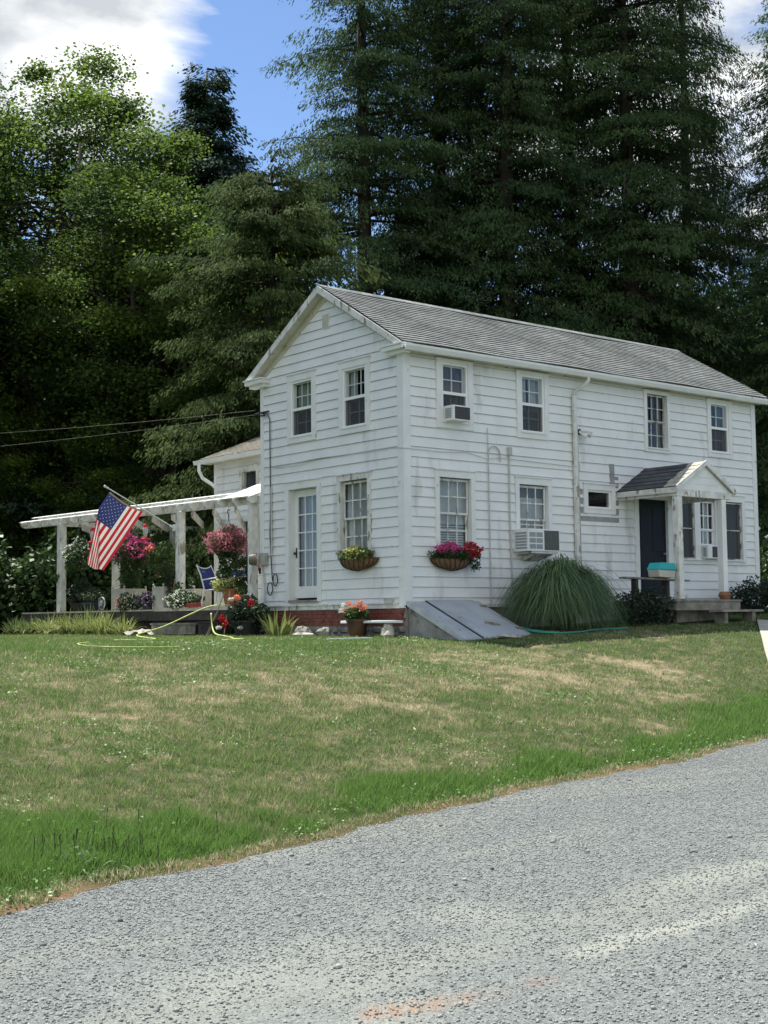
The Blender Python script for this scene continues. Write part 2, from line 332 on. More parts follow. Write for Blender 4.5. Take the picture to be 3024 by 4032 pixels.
def leaf_geo(C, D, S, L, W, cup=0.0):
    """diamond leaf quads: centre C, long axis D, side axis S"""
    n = len(C); L = np.broadcast_to(np.asarray(L, float), (n,))[:, None]; W = np.broadcast_to(np.asarray(W, float), (n,))[:, None]
    V = np.empty((n, 4, 3)); V[:, 0] = C-D*L/2; V[:, 2] = C+D*L/2
    Nn = np.cross(D, S); V[:, 1] = C+S*W/2+Nn*W*cup; V[:, 3] = C-S*W/2+Nn*W*cup
    return V.reshape(-1, 3), np.arange(4*n).reshape(n, 4)
def rand_dirs(n, g=rng): return nrm(g.normal(size=(n, 3)))
def merge(parts):
    Vs = []; Fs = []; o = 0
    for V, F in parts: Vs.append(V); Fs.append(F+o); o += len(V)
    return np.concatenate(Vs), np.concatenate(Fs)
def ribbon_geo(B, D, L, droop, W, seg=5, side=None):
    """arching blades. B base, D initial direction (unit), L length, droop metres at tip, W width"""
    n = len(B); L = np.broadcast_to(np.asarray(L, float), (n,)); droop = np.broadcast_to(np.asarray(droop, float), (n,)); W = np.broadcast_to(np.asarray(W, float), (n,))
    if side is None: side = nrm(np.cross(D, [0, 0, 1.0]) + 1e-6)
    V = np.empty((n, seg+1, 2, 3))
    for i in range(seg+1):
        t = i/seg; P = B + D*(L*t)[:, None]; P[:, 2] -= droop*t**2.2
        w = (W*(1-t**1.6)*0.5+0.0006)[:, None]; V[:, i, 0] = P-side*w; V[:, i, 1] = P+side*w
    F = np.empty((n, seg, 4), int); base = np.arange(n)*(seg+1)*2
    for i in range(seg):
        a = base+i*2; F[:, i] = np.stack([a, a+1, a+3, a+2], 1)
    return V.reshape(-1, 3), F.reshape(-1, 4)

# ------------------------------------------------------------------ terrain
ROAD_Z = -1.80
EX = np.array([-400, -60, -30, -20, -14.4, -13.6, -12.3, -11.1, -9.96, -8.5, -5.84, -3.55, 0, 6, 12, 40, 400.])
EY = np.array([-170, -36, -22, -16.4, -13.81, -13.42, -13.16, -12.7, -12.4, -12.04, -11.42, -10.72, -9.9, -9.0, -8.2, -6, 60.])
def edge_y(x): return np.interp(x, EX, EY) + 0.10*(vnoise(x, x*0, 0.9, 2)-0.5) + 0.10*(vnoise(x, x*0, 0.23, 3)-0.5)
def ground_z(x, y, rough=True):
    x = np.asarray(x, float); y = np.asarray(y, float)
    d = (y-edge_y(x))*0.96
    gh = -0.70 + 0.048*np.clip(x, 0, 12) + 0.10*np.exp(-((x-0.4)/1.0)**2-((y+2.0)/0.9)**2)*0 
    dn = np.where(x > 0, 8.6, 9.3)
    t = np.clip(d/dn, 0, 10)
    f = np.where(t < 1.1, 1.8*t-0.8*t*t, 1.012+0.02*np.clip(t-1.1, 0, 3))
    z = ROAD_Z + (gh-ROAD_Z)*f
    if rough: z = z + 0.05*(fbm(x, y, 2.0, 1)-0.5)*np.clip(d, 0, 1)
    z = np.where(d < 0, ROAD_Z - 0.03 + np.maximum(d, -0.5)*0.10, z)
    return z
def gz(x, y): return float(ground_z(x, y))
def axis_pts(lo, hi, st, far, grow=1.35):
    a = list(np.arange(lo, hi+1e-6, st)); s = st
    while a[-1] < far: s *= grow; a.append(a[-1]+s)
    s = st
    while a[0] > -far: s *= grow; a.insert(0, a[0]-s)
    return np.array(a)
def dryness(x, y):
    """0 lush .. 1 straw"""
    d = (y-edge_y(x))*0.96
    n = fbm(x, y, 1.5, 0, 4); n2 = fbm(x, y, 0.28, 3, 3)
    n3 = fbm(x, y, 0.09, 1, 2)
    dry = 0.39 + 0.85*(n-0.5) + 1.05*(n2-0.5) + 1.0*(n3-0.5)
    dry = dry + 0.22*np.exp(-((x+1.5)/5.0)**2-((y+7)/2.6)**2)     # worn patch on the right
    dry = dry + 0.18*np.exp(-((x+10)/5.0)**2-((d-3.2)/1.2)**2)
    strip = 0.75+1.5*(fbm(x, y, 1.0, 4)-0.5) + 0.65*np.clip((-12-x)/1.5, 0, 1) + 0.9*np.clip((x+6)/4, 0, 1)
    lush = np.clip((strip-d)/0.35, 0, 1)
    dry = dry*(1-lush) + lush*(0.02+0.25*np.clip(n2-0.5, 0, 1))
    pd_ = np.hypot(x-np.interp(y, [-8.2, -6.4, -4.25, -2.5], [1.4, 3.7, 6.6, 8.95]), 0*y); gr = np.clip((3.6-pd_)/1.4, 0, 1)*(x > -2.5)*(y > -10)*np.clip(0.3+1.6*(n-0.4), 0, 1); dry = dry*(1-0.8*gr)
    dry = np.where(lush > 0.5, dry, np.maximum(dry, 0.2+0.1*n2))
    near_house = np.exp(-np.clip(d-8.6, -9, 0)**2/6.0)
    dry = dry - 0.25*near_house
    return np.clip(dry, 0, 1), lush
xs = axis_pts(-20, 14, 0.16, 420); ys = axis_pts(-19, 8, 0.16, 420)
X, Y = np.meshgrid(xs, ys); Z = ground_z(X, Y)
# pale path cut: nothing, the path is a sheet laid above
nx, ny = len(xs), len(ys); idx = np.arange(nx*ny).reshape(ny, nx)
F = np.stack([idx[:-1, :-1], idx[:-1, 1:], idx[1:, 1:], idx[1:, :-1]], -1).reshape(-1, 4)
V = np.stack([X, Y, Z], -1).reshape(-1, 3)
def lawn_mat():
    m = bpy.data.materials.new('lawn_soil'); m.use_nodes = True; n = m.node_tree.nodes; l = m.node_tree.links
    b = n['Principled BSDF']; b.inputs['Roughness'].default_value = 0.95; b.inputs['Specular IOR Level'].default_value = 0.1
    a = n.new('ShaderNodeAttribute'); a.attribute_name = 'dry'; a2 = n.new('ShaderNodeAttribute'); a2.attribute_name = 'litter'
    t = n.new('ShaderNodeTexCoord'); z = n.new('ShaderNodeTexNoise'); z.inputs['Scale'].default_value = 14; z.inputs['Detail'].default_value = 8; z.inputs['Roughness'].default_value = 0.7
    l.new(t.outputs['Object'], z.inputs['Vector'])
    ad = n.new('ShaderNodeMath'); ad.operation = 'MULTIPLY_ADD'; l.new(z.outputs['Fac'], ad.inputs[0]); ad.inputs[1].default_value = 1.4
    ad2 = n.new('ShaderNodeMath'); ad2.operation = 'ADD'; l.new(a.outputs['Fac'], ad2.inputs[0]); ad2.inputs[1].default_value = -0.7
    l.new(ad2.outputs[0], ad.inputs[2])
    r = n.new('ShaderNodeValToRGB'); e = r.color_ramp.elements
    e[0].position = 0.0; e[0].color = (0.025, 0.05, 0.012, 1); e[1].position = 1.0; e[1].color = (0.27, 0.215, 0.135, 1)
    k = e.new(0.3); k.color = (0.055, 0.065, 0.03, 1); k = e.new(0.6); k.color = (0.12, 0.11, 0.06, 1)
    l.new(ad.outputs[0], r.inputs[0])
    mxn = n.new('ShaderNodeMix'); mxn.data_type = 'RGBA'; l.new(a2.outputs['Fac'], mxn.inputs[0]); l.new(r.outputs[0], mxn.inputs[6]); mxn.inputs[7].default_value = (0.24, 0.145, 0.085, 1)
    l.new(mxn.outputs[2], b.inputs['Base Color'])
    bp = n.new('ShaderNodeBump'); bp.inputs['Strength'].default_value = 0.8; bp.inputs['Distance'].default_value = 0.04; l.new(z.outputs['Fac'], bp.inputs['Height']); l.new(bp.outputs[0], b.inputs['Normal'])
    MATS['lawn'] = m
lawn_mat()
me = fast_mesh('ground', V, F, 'lawn')
dry, lush = dryness(V[:, 0], V[:, 1]); dd = (V[:, 1]-edge_y(V[:, 0]))*0.96
a = me.attributes.new('dry', 'FLOAT', 'POINT'); a.data.foreach_set('value', dry.astype(np.float32))
lit = np.clip(1-np.abs(dd-0.02)/0.22, 0, 1)*np.clip(fbm(V[:, 0], V[:, 1], 0.5, 5)*2.2-0.4, 0, 1)
a = me.attributes.new('litter', 'FLOAT', 'POINT'); a.data.foreach_set('value', lit.astype(np.float32))
me.polygons.foreach_set('use_smooth', [True]*len(me.polygons))
obj('ground', me, kind='structure')

# road of packed grey gravel
def gravel_mat():
    m = bpy.data.materials.new('gravel'); m.use_nodes = True; n = m.node_tree.nodes; l = m.node_tree.links
    b = n['Principled BSDF']; b.inputs['Roughness'].default_value = 0.9; b.inputs['Specular IOR Level'].default_value = 0.2
    t = n.new('ShaderNodeTexCoord')
    def vor(s):
        v = n.new('ShaderNodeTexVoronoi'); v.inputs['Scale'].default_value = s; l.new(t.outputs['Object'], v.inputs['Vector']); return v
    v1 = vor(80); v2 = vor(170)
    r1 = n.new('ShaderNodeValToRGB'); e = r1.color_ramp.elements; e[0].color = (0.07, 0.078, 0.08, 1); e[1].color = (0.30, 0.315, 0.30, 1); k = e.new(0.5); k.color = (0.17, 0.182, 0.182, 1)
    sp = n.new('ShaderNodeSeparateColor'); l.new(v1.outputs['Color'], sp.inputs[0]); l.new(sp.outputs[0], r1.inputs[0])
    r2 = n.new('ShaderNodeValToRGB'); e = r2.color_ramp.elements; e[0].color = (0.11, 0.117, 0.117, 1); e[1].color = (0.28, 0.295, 0.275, 1)
    sp2 = n.new('ShaderNodeSeparateColor'); l.new(v2.outputs['Color'], sp2.inputs[0]); l.new(sp2.outputs[1], r2.inputs[0])
    big = n.new('ShaderNodeTexNoise'); big.inputs['Scale'].default_value = 0.55; big.inputs['Detail'].default_value = 6; big.inputs['Roughness'].default_value = 0.6
    mp_ = n.new('ShaderNodeMapping'); mp_.inputs['Rotation'].default_value = (0, 0, R(-20)); mp_.inputs['Scale'].default_value = (0.45, 1.9, 1); l.new(t.outputs['Object'], mp_.inputs[0]); l.new(mp_.outputs[0], big.inputs['Vector'])
    m1 = n.new('ShaderNodeMix'); m1.data_type = 'RGBA'; l.new(r1.outputs[0], m1.inputs[6]); l.new(r2.outputs[0], m1.inputs[7]); m1.inputs[0].default_value = 0.45
    rr = n.new('ShaderNodeMapRange'); rr.inputs['From Min'].default_value = 0.53; rr.inputs['From Max'].default_value = 0.66; l.new(big.outputs['Fac'], rr.inputs['Value'])
    rm = n.new('ShaderNodeMath'); rm.operation = 'MULTIPLY'; rm.inputs[1].default_value = 0.55; l.new(rr.outputs[0], rm.inputs[0])
    m2 = n.new('ShaderNodeMix'); m2.data_type = 'RGBA'; l.new(rm.outputs[0], m2.inputs[0]); l.new(m1.outputs[2], m2.inputs[6]); m2.inputs[7].default_value = (0.29, 0.29, 0.25, 1)
    da = n.new('ShaderNodeAttribute'); da.attribute_name = 'dust'; m3 = n.new('ShaderNodeMix'); m3.data_type = 'RGBA'; l.new(da.outputs['Fac'], m3.inputs[0]); l.new(m2.outputs[2], m3.inputs[6]); m3.inputs[7].default_value = (0.44, 0.44, 0.37, 1)
    nb = n.new('ShaderNodeAttribute'); nb.attribute_name = 'needles'; m4 = n.new('ShaderNodeMix'); m4.data_type = 'RGBA'; l.new(nb.outputs['Fac'], m4.inputs[0]); l.new(m3.outputs[2], m4.inputs[6]); m4.inputs[7].default_value = (0.36, 0.19, 0.10, 1)
    l.new(m4.outputs[2], b.inputs['Base Color'])
    bp = n.new('ShaderNodeBump'); bp.inputs['Strength'].default_value = 0.7; bp.inputs['Distance'].default_value = 0.008; bp.invert = True
    ad = n.new('ShaderNodeMath'); ad.operation = 'ADD'; l.new(v1.outputs['Distance'], ad.inputs[0]); l.new(v2.outputs['Distance'], ad.inputs[1]); l.new(ad.outputs[0], bp.inputs['Height']); l.new(bp.outputs[0], b.inputs['Normal'])
    MATS['gravel'] = m
gravel_mat()
mat('pebble', (0.13, 0.137, 0.14), (0.36, 0.37, 0.355), rough=0.9, tint=True, ramp=(0, 1))
xs2 = axis_pts(-16.6, -5, 0.06, 400, 1.5); K = 120
rows = []
for j in range(K+1):
    t = j/K
    ycur = edge_y(xs2) - 0.001 + 0.9 - (0.75*t+0.25*t**3)*10.5
    rows.append(np.stack([xs2, ycur, ROAD_Z + 0.015*(fbm(xs2, ycur, 1.5, 2)-0.5)], -1))
V = np.array(rows).reshape(-1, 3); nx = len(xs2); idx = np.arange(nx*(K+1)).reshape(K+1, nx)
F = np.stack([idx[1:, :-1], idx[1:, 1:], idx[:-1, 1:], idx[:-1, :-1]], -1).reshape(-1, 4)
me = fast_mesh('road', V, F, 'gravel')
def seg_dist(x, y, pts):
    dmin = np.full(len(x), 1e9)
    for (ax_, ay_), (bx_, by_) in zip(pts[:-1], pts[1:]):
        vx, vy = bx_-ax_, by_-ay_; t = np.clip(((x-ax_)*vx+(y-ay_)*vy)/(vx*vx+vy*vy), 0, 1); dmin = np.minimum(dmin, np.hypot(x-ax_-t*vx, y-ay_-t*vy))
    return dmin
rx, ry = V[:, 0], V[:, 1]; nz_d = np.clip(fbm(rx, ry, 0.5, 1)*2.4-0.75, 0, 1)
du = 1.1*np.exp(-(seg_dist(rx, ry, [(-12.8, -16.23), (-12.4, -16.17), (-11.95, -16.18), (-11.2, -16.09), (-9.5, -15.7)])/0.075)**2)*(0.5+nz_d)
du = du + 0.55*np.exp(-(seg_dist(rx, ry, [(-14.3, -15.55), (-13.6, -15.45), (-12.6, -15.3)])/0.28)**2)*nz_d + 0.6*np.exp(-(seg_dist(rx, ry, [(-11.1, -15.5), (-10.4, -15.4), (-9.0, -15.0)])/0.2)**2)*nz_d
du = du + 0.4*np.exp(-(seg_dist(rx, ry, [(-14.2, -16.45), (-13.5, -16.2)])/0.22)**2)*nz_d
a = me.attributes.new('dust', 'FLOAT', 'POINT'); a.data.foreach_set('value', np.clip(du*0.75, 0, 0.5).astype(np.float32))
nl = 0.8*np.exp(-(seg_dist(rx, ry, [(-14.05, -16.33), (-13.55, -16.42), (-13.2, -16.4)])/0.045)**2)*np.clip(nz_d*1.6, 0, 1)
a = me.attributes.new('needles', 'FLOAT', 'POINT'); a.data.foreach_set('value', nl.astype(np.float32))
me.polygons.foreach_set('use_smooth', [True]*len(me.polygons)); obj('road', me, kind='structure')
# loose stones
def stones(n, g):
    # keep to the wedge the road shows
    X = g.uniform(-17, -1, n*3); dn = g.random(n*3)**1.2*6.3+(-0.12); Yp = edge_y(X)-dn/0.96
    k = ((X+17.31)**2+(Yp+20.39)**2) > 2.5**2
    X, Yp = X[k][:n], Yp[k][:n]; n = len(X)
    keep = fbm(X, Yp, 0.9, 4) + 0.35*g.random(n) > 0.44; X, Yp = X[keep], Yp[keep]; n = len(X)
    s = 0.0022+0.0065*g.random(n)**3.5
    big = g.random(n) < 0.003; s[big] *= 2.2
    base = np.array([[1, 0, 0], [-1, 0, 0], [0, 1, 0], [0, -1, 0], [0, 0, 1], [0, 0, -1.]])
    tri = np.array([[0, 2, 4], [2, 1, 4], [1, 3, 4], [3, 0, 4], [2, 0, 5], [1, 2, 5], [3, 1, 5], [0, 3, 5]])
    V = base[None]*s[:, None, None]*g.uniform(0.6, 1.5, (n, 6, 3)); V[:, :, 2] *= 0.75
    a = g.random(n)*6.28; c, si = np.cos(a)[:, None], np.sin(a)[:, None]
    V = np.stack([V[..., 0]*c-V[..., 1]*si, V[..., 0]*si+V[..., 1]*c, V[..., 2]], -1)
    V += np.stack([X, Yp, ROAD_Z+0.015*(fbm(X, Yp, 1.5, 2)-0.5)+s*0.35], -1)[:, None]
    F = tri[None]+(np.arange(n)*6)[:, None, None]
    t = np.repeat(np.where(g.random(n) < 0.06, 0, 0.15+0.85*g.random(n)), 8)
    return V.reshape(-1, 3), F.reshape(-1, 3), t
V, F, t = stones(380000, np.random.default_rng(3))
obj('gravel_stones', fast_mesh('gravel_stones', V, F, 'pebble', tint=t), kind='stuff', label='loose grey crushed stones over the gravel drive', cat='gravel')
# a few larger dark chunks one can pick out
mat('dark_stone', (0.06, 0.065, 0.07), (0.10, 0.10, 0.10), 20, 0.9)

# concrete path by the porch, right edge
mb = MB()
pp = [(8.95, -2.5), (6.6, -4.25), (3.7, -6.4), (1.4, -8.2)]
wd = 1.25
segs = 14
pts = []
for i in range(segs+1):
    t = i/segs*(len(pp)-1); k = min(int(t), len(pp)-2); f = t-k
    pts.append((pp[k][0]*(1-f)+pp[k+1][0]*f, pp[k][1]*(1-f)+pp[k+1][1]*f))
for i in range(segs):
    a, b = pts[i], pts[i+1]; dx, dy = b[0]-a[0], b[1]-a[1]; L = math.hypot(dx, dy); n_ = (-dy/L*wd/2, dx/L*wd/2)
    a2 = (a[0]+dx*0.012, a[1]+dy*0.012)
    q = [(a2[0]+n_[0], a2[1]+n_[1]), (a2[0]-n_[0], a2[1]-n_[1]), (b[0]-n_[0], b[1]-n_[1]), (b[0]+n_[0], b[1]+n_[1])]
    vs = [(x, y, gz(x, y)+0.035) for x, y in q] + [(x, y, gz(x, y)-0.12) for x, y in q]
    mb._add(vs, [(0, 1, 2, 3), (7, 6, 5, 4), (0, 4, 5, 1), (1, 5, 6, 2), (2, 6, 7, 3), (3, 7, 4, 0)])
mb.build('path', 'path_concrete', kind='structure')

# ------------------------------------------------------------------ house walls
HW, HL = 4.94, 11.5
CO = [-0.10, 0.096, 0.303, 0.506, 0.708, 0.912, 1.109, 1.302, 1.499, 1.696, 1.892, 2.091, 2.290, 2.485, 2.681, 2.877, 3.083, 3.290, 3.493, 3.692, 3.891, 4.089, 4.286, 4.487, 4.685, 4.88]
for i in range(12): CO.append(CO[-1]+0.197)
Mg = lambda u, o, z: (-o, u, z)          # gable wall plane x=0, facing -X
Ml = lambda u, o, z: (u, -o, z)          # long wall plane y=0, facing -Y
def siding(mb, umin, umax, holes, co, gable=None, T=0.023, zt=None):
    """lapped boards; holes = [(u0,u1,z0,z1)], gable=(peak u, half width, eave z, slope)"""
    for k in range(len(co)-1):
        za, zb = co[k], co[k+1]
        if zt and za >= zt-0.02: break
        if zt: zb = min(zb, zt)
        spans = [(umin, umax)]
        if gable:
            pc, hw, ze, sl = gable
            if zb > ze:
                h = (max(za, ze)-ze)/sl*1.0
                lo, hi = pc-hw+h, pc+hw-h
                if hi-lo < 0.05: break
                spans = [(max(umin, lo), min(umax, hi))]
        for (a, b) in spans:
            cuts = sorted({a, b} | {h[0] for h in holes if a < h[0] < b} | {h[1] for h in holes if a < h[1] < b} | set(np.arange(a+0.9+((k*7) % 5)*0.37, b, 3.66)))
            for u0, u1 in zip(cuts[:-1], cuts[1:]):
                um = (u0+u1)/2; zs = [(za, zb)]
                for h in holes:
                    if h[0] <= um <= h[1]:
                        nz_ = []
                        for (p, q) in zs:
                            if h[2] > p+1e-4: nz_.append((p, min(q, h[2])))
                            if h[3] < q-1e-4: nz_.append((max(p, h[3]), q))
                            if h[3] <= p or h[2] >= q: nz_ = nz_ or [(p, q)]
                        zs = [s for s in set(nz_) if s[1]-s[0] > 0.003] if (h[2] < zb and h[3] > za) else zs
                for (p, q) in zs:
                    hh = zb-za; jt = 0.0015*math.sin(k*3.1+u0*5)
                    tb = T*(1-(p-za)/hh)+0.003+jt; tt = T*(1-(q-za)/hh)*1.0+0.003
                    if gable and zb > gable[2]:
                        pc, hw, ze, sl = gable
                        f = lambda z: max(0, (z-ze)/sl)
                        l0, l1 = max(u0, pc-hw+f(p)), max(u0, pc-hw+f(q)); r0, r1 = min(u1, pc+hw-f(p)), min(u1, pc+hw-f(q))
                        if r0 <= l0: continue
                    else: l0 = l1 = u0; r0 = r1 = u1
                    mb._add([(l0, tb, p), (r0, tb, p), (r1, tt, q), (l1, tt, q)], [(0, 1, 2, 3)], 0)
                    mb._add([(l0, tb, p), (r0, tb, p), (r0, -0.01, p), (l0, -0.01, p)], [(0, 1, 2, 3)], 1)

house = thing('farmhouse', 'white two-storey clapboard farmhouse with grey shingle gable roof', 'house', (0, 0, 0))
# window specs: opening (u0,u1,z0,z1)
G_WIN = dict(UL=(2.975, 3.76, 3.63, 4.865), UR=(1.135, 1.905, 3.62, 4.87), FD=(2.83, 3.85, 0.09, 2.50), LW=(1.115, 2.015, 0.98, 2.53))
L_WIN = dict(U1=(0.985, 1.71, 3.63, 4.855), U2=(3.245, 3.955, 3.60, 4.845), L1=(0.887, 1.75, 1.085, 2.51), L2=(3.14, 4.01, 1.02, 2.49),
             SM=(5.27, 6.05, 2.07, 2.48), U3=(7.36, 8.085, 3.56, 4.83), U4=(9.715, 10.43, 3.62, 4.85), DR=(6.965, 7.99, 0.12, 2.36),
             TR=(8.42, 10.86, 1.0, 2.44))
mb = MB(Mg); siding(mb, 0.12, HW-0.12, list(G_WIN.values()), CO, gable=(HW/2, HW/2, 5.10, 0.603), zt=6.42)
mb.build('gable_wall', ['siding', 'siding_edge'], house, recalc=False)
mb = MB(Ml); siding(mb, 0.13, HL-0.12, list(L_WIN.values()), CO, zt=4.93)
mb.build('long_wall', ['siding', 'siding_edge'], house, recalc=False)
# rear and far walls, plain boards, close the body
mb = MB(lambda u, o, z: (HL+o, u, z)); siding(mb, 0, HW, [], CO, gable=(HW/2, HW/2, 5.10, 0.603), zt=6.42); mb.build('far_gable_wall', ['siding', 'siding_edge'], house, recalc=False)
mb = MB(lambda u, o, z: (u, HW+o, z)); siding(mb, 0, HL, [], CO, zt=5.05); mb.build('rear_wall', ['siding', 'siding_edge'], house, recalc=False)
# rooms: floor slabs and partitions keep the inside dark
mb = MB(); mb.box((0.16, 0.16, 2.68), (HL-0.1, HW-0.1, 2.86)); mb.box((0.16, 0.16, -0.08), (HL-0.1, HW-0.1, 0.02)); mb.box((0.16, 0.16, 5.0), (HL-0.1, HW-0.1, 5.06))
mb.box((2.5, 1.9, 0.03), (2.6, HW-0.15, 2.66)); mb.box((0.8, 2.25, 2.87), (0.88, HW-0.2, 4.99)); mb.box((6.4, 0.5, 0.03), (6.5, HW-0.2, 2.66))
mb.box((0.2, 2.6, 2.87), (HL-0.2, 2.68, 4.99)); mb.box((2.62, 2.6, 0.03), (HL-0.2, 2.68, 2.66))
mb.build('room_partitions', 'room_dark', house)

# corner boards, water table, frieze
mb = MB(); mb.box((-0.038, 0.0, -0.11), (0.0, 0.15, 4.99)); mb.box((-0.038, -0.036, -0.06), (0.15, 0.0, 4.93)); mb.build('corner_board', 'trim', house)
mb = MB(); mb.box((-0.034, HW-0.13, -0.11), (0.0, HW, 5.0)); mb.build('corner_board', 'trim', house)
mb = MB(); mb.box((HL-0.13, -0.036, -0.1), (HL+0.034, 0.0, 4.93)); mb.build('corner_board', 'trim', house)
mb = MB()
mb.box((-0.045, 0.15, -0.115), (0.0, HW-0.13, -0.03)); mb.box((-0.075, 0.15, -0.028), (0.0, HW-0.13, 0.0))
mb.box((0.15, -0.045, -0.10), (HL-0.13, 0.0, -0.03))
mb.build('water_table', 'trim_old', house)
mb = MB(); mb.box((0.0, -0.032, 4.93), (HL, 0.0, 5.06)); mb.build('frieze_board', 'soffit', house)

# roof: overhang ox .24, eave y -.265 z 5.08, ridge z 6.73
OX, EYV, EZ, RZ = 0.24, -0.265, 5.09, 6.74
sl = (RZ-EZ)/(HW/2-EYV)
def roof_panel(mb, x0, x1, y0, z0, y1, z1, rows_, mi=0, th=0.016, sag=0.03):
    """courses of shingles from the eave (y0,z0) to the ridge (y1,z1)"""
    nseg = 24; nv = Vector((0, -(z1-z0), (y1-y0))).normalized(); nv = nv if nv.z > 0 else -nv
    for k in range(rows_):
        t0, t1 = k/rows_, (k+1)/rows_
        for i in range(nseg):
            a, b = x0+(x1-x0)*i/nseg, x0+(x1-x0)*(i+1)/nseg
            sg = lambda x, t: -sag*math.sin(math.pi*(x-x0)/(x1-x0))*t + 0.012*math.sin(x*1.7+t*3)
            def P(x, t, h): return (x, y0+(y1-y0)*t+nv.y*h, z0+(z1-z0)*t+nv.z*h+sg(x, t))
            h0 = th+0.004*random.random()
            mb._add([P(a, t0, h0), P(b, t0, h0), P(b, t1, 0.0), P(a, t1, 0.0)], [(0, 1, 2, 3)], 0)
            mb._add([P(a, t0, h0), P(b, t0, h0), P(b, t0, -0.004), P(a, t0, -0.004)], [(0, 1, 2, 3)], 1)
    return nv
def uvr(co): return (co.x, co.y*1.17)
mb = MB()
roof_panel(mb, -OX, HL+0.23, EYV-0.03, EZ-0.0, HW/2, RZ, 22)
roof_panel(mb, -OX, HL+0.23, HW-EYV+0.03, EZ-0.0, HW/2, RZ, 22)
roof = mb.build('roof', ['shingle', 'siding_edge'], house, recalc=False, uv=uvr)
# roof deck under the shingles (closed thin slabs)
mb = MB()
for sgn in (1, -1):
    ye = EYV if sgn > 0 else HW-EYV
    mb.prism([(ye, EZ-0.035), (HW/2, RZ-0.035-0.03), (HW/2, RZ-0.10-0.03), (ye, EZ-0.07)], 0, -OX+0.01, HL+0.22)
mb.build('roof_deck', 'soffit', roof)
mb = MB()
for i in range(46):
    x = -OX+(HL+0.47)*i/46
    mb.prism([(HW/2-0.14, RZ-0.07), (HW/2, RZ+0.022), (HW/2+0.14, RZ-0.07), (HW/2+0.14, RZ-0.08), (HW/2, RZ+0.008), (HW/2-0.14, RZ-0.08)], 0, x, x+0.252)
mb.build('ridge_cap', 'shingle', roof, uv=uvr)
# rake boards along the gable edges, and the soffit below
def rake(x0, x1):
    mb = MB()
    for sgn in (1, -1):
        ye = EYV if sgn > 0 else HW-EYV
        mb.prism([(ye, EZ-0.012), (HW/2, RZ-0.012), (HW/2, RZ-0.17), (ye, EZ-0.15)], 0, x0, x1)
    return mb
rake(-OX-0.022, -OX).build('rake_board', 'trim_old', house)
rake(HL+0.23, HL+0.25).build('rake_board', 'trim_old', house)
mb = MB()
for sgn in (1, -1):
    ye = EYV+0.05 if sgn > 0 else HW-EYV-0.05
    mb.prism([(ye, EZ-0.10), (HW/2, RZ-0.12), (HW/2, RZ-0.135), (ye, EZ-0.115)], 0, -OX, 0.0)
    yw = 0.0 if sgn > 0 else HW
    mb.prism([(yw, EZ+0.02), (HW/2, RZ-0.14), (HW/2, RZ-0.30), (yw+sgn*0.0, EZ-0.10), ], 0, -0.035, 0.0)
mb.build('rake_soffit', 'soffit', house)
# cornice returns
for ya, yb in ((EYV-0.02, 0.36), (HW-0.36, HW-EYV+0.02)):
    mb = MB(); mb.box((-OX-0.03, ya, EZ-0.13), (0.0, yb, EZ-0.05)); mb.box((-OX-0.06, ya-0.02, EZ-0.048), (0.0, yb+0.03, EZ-0.018)); mb.box((-0.17, ya+0.05, EZ-0.20), (0.0, yb-0.05, EZ-0.132))
    mb.build('cornice_return', 'trim', house)
# eave soffit + fascia + gutter along the long wall
mb = MB(); mb.box((0.0, EYV+0.01, EZ-0.135), (HL+0.22, -0.034, EZ-0.115)); mb.build('eave_soffit', 'soffit', house)
mb = MB(); mb.box((0.0, HW+0.034, EZ-0.135), (HL+0.22, HW-EYV-0.01, EZ-0.115)); mb.build('eave_soffit', 'soffit', house)
def gutter(x0, x1):
    mb = MB(); y = EYV
    prof = [(y+0.01, EZ-0.04), (y+0.01, EZ-0.15), (y-0.065, EZ-0.15), (y-0.10, EZ-0.085), (y-0.105, EZ-0.045), (y-0.12, EZ-0.045), (y-0.118, EZ-0.09), (y-0.075, EZ-0.165), (y+0.0, EZ-0.165), (y+0.0, EZ-0.04)]
    mb.prism([prof[i] for i in range(len(prof))], 0, x0, x1)
    return mb
gutter(-OX+0.02, HL+0.24).build('gutter', 'trim', house)
mb = MB()
mb.tube([(5.07, EYV-0.05, EZ-0.14), (5.07, EYV-0.05, EZ-0.24), (5.02, EYV+0.02, EZ-0.33), (4.90, -0.10, EZ-0.46), (4.86, -0.075, EZ-0.55)], 0.042, 8)
mb.box((4.81, -0.115, -0.5), (4.91, -0.045, EZ-0.52))
for z in (4.2, 2.6, 1.0): mb.box((4.79, -0.12, z), (4.93, -0.04, z+0.03))
mb.build('downspout', 'trim_old', house, bevel=0.008)

# ------------------------------------------------------------------ windows
def casing(mb, M, u0, u1, z0, z1, w=0.12, head=0.13, sillh=0.10, sill_out=0.07, ear=0.03, t=0.05):
    mb.box((u0-w, 0, z0-0.01), (u0, t, z1+0.0), M=M); mb.box((u1, 0, z0-0.01), (u1+w, t, z1+0.0), M=M)
    mb.box((u0-w, 0, z1), (u1+w, t+0.003, z1+head), M=M); mb.box((u0-w-0.02, 0, z1+head), (u1+w+0.02, t+0.03, z1+head+0.022), M=M)
    mb.box((u0-w, 0, z0-sillh), (u1+w, t-0.002, z0-0.01), M=M)
    mb.box((u0-0.02, 0, z0-0.012), (u1+0.02, sill_out, z0+0.018), M=M)
    # jamb liners
    mb.box((u0-0.012, -0.11, z0), (u0, 0.0, z1), M=M); mb.box((u1, -0.11, z0), (u1+0.012, 0.0, z1), M=M); mb.box((u0, -0.11, z1), (u1, 0.0, z1+0.012), M=M); mb.box((u0, -0.11, z0-0.012), (u1, 0.0, z0), M=M)
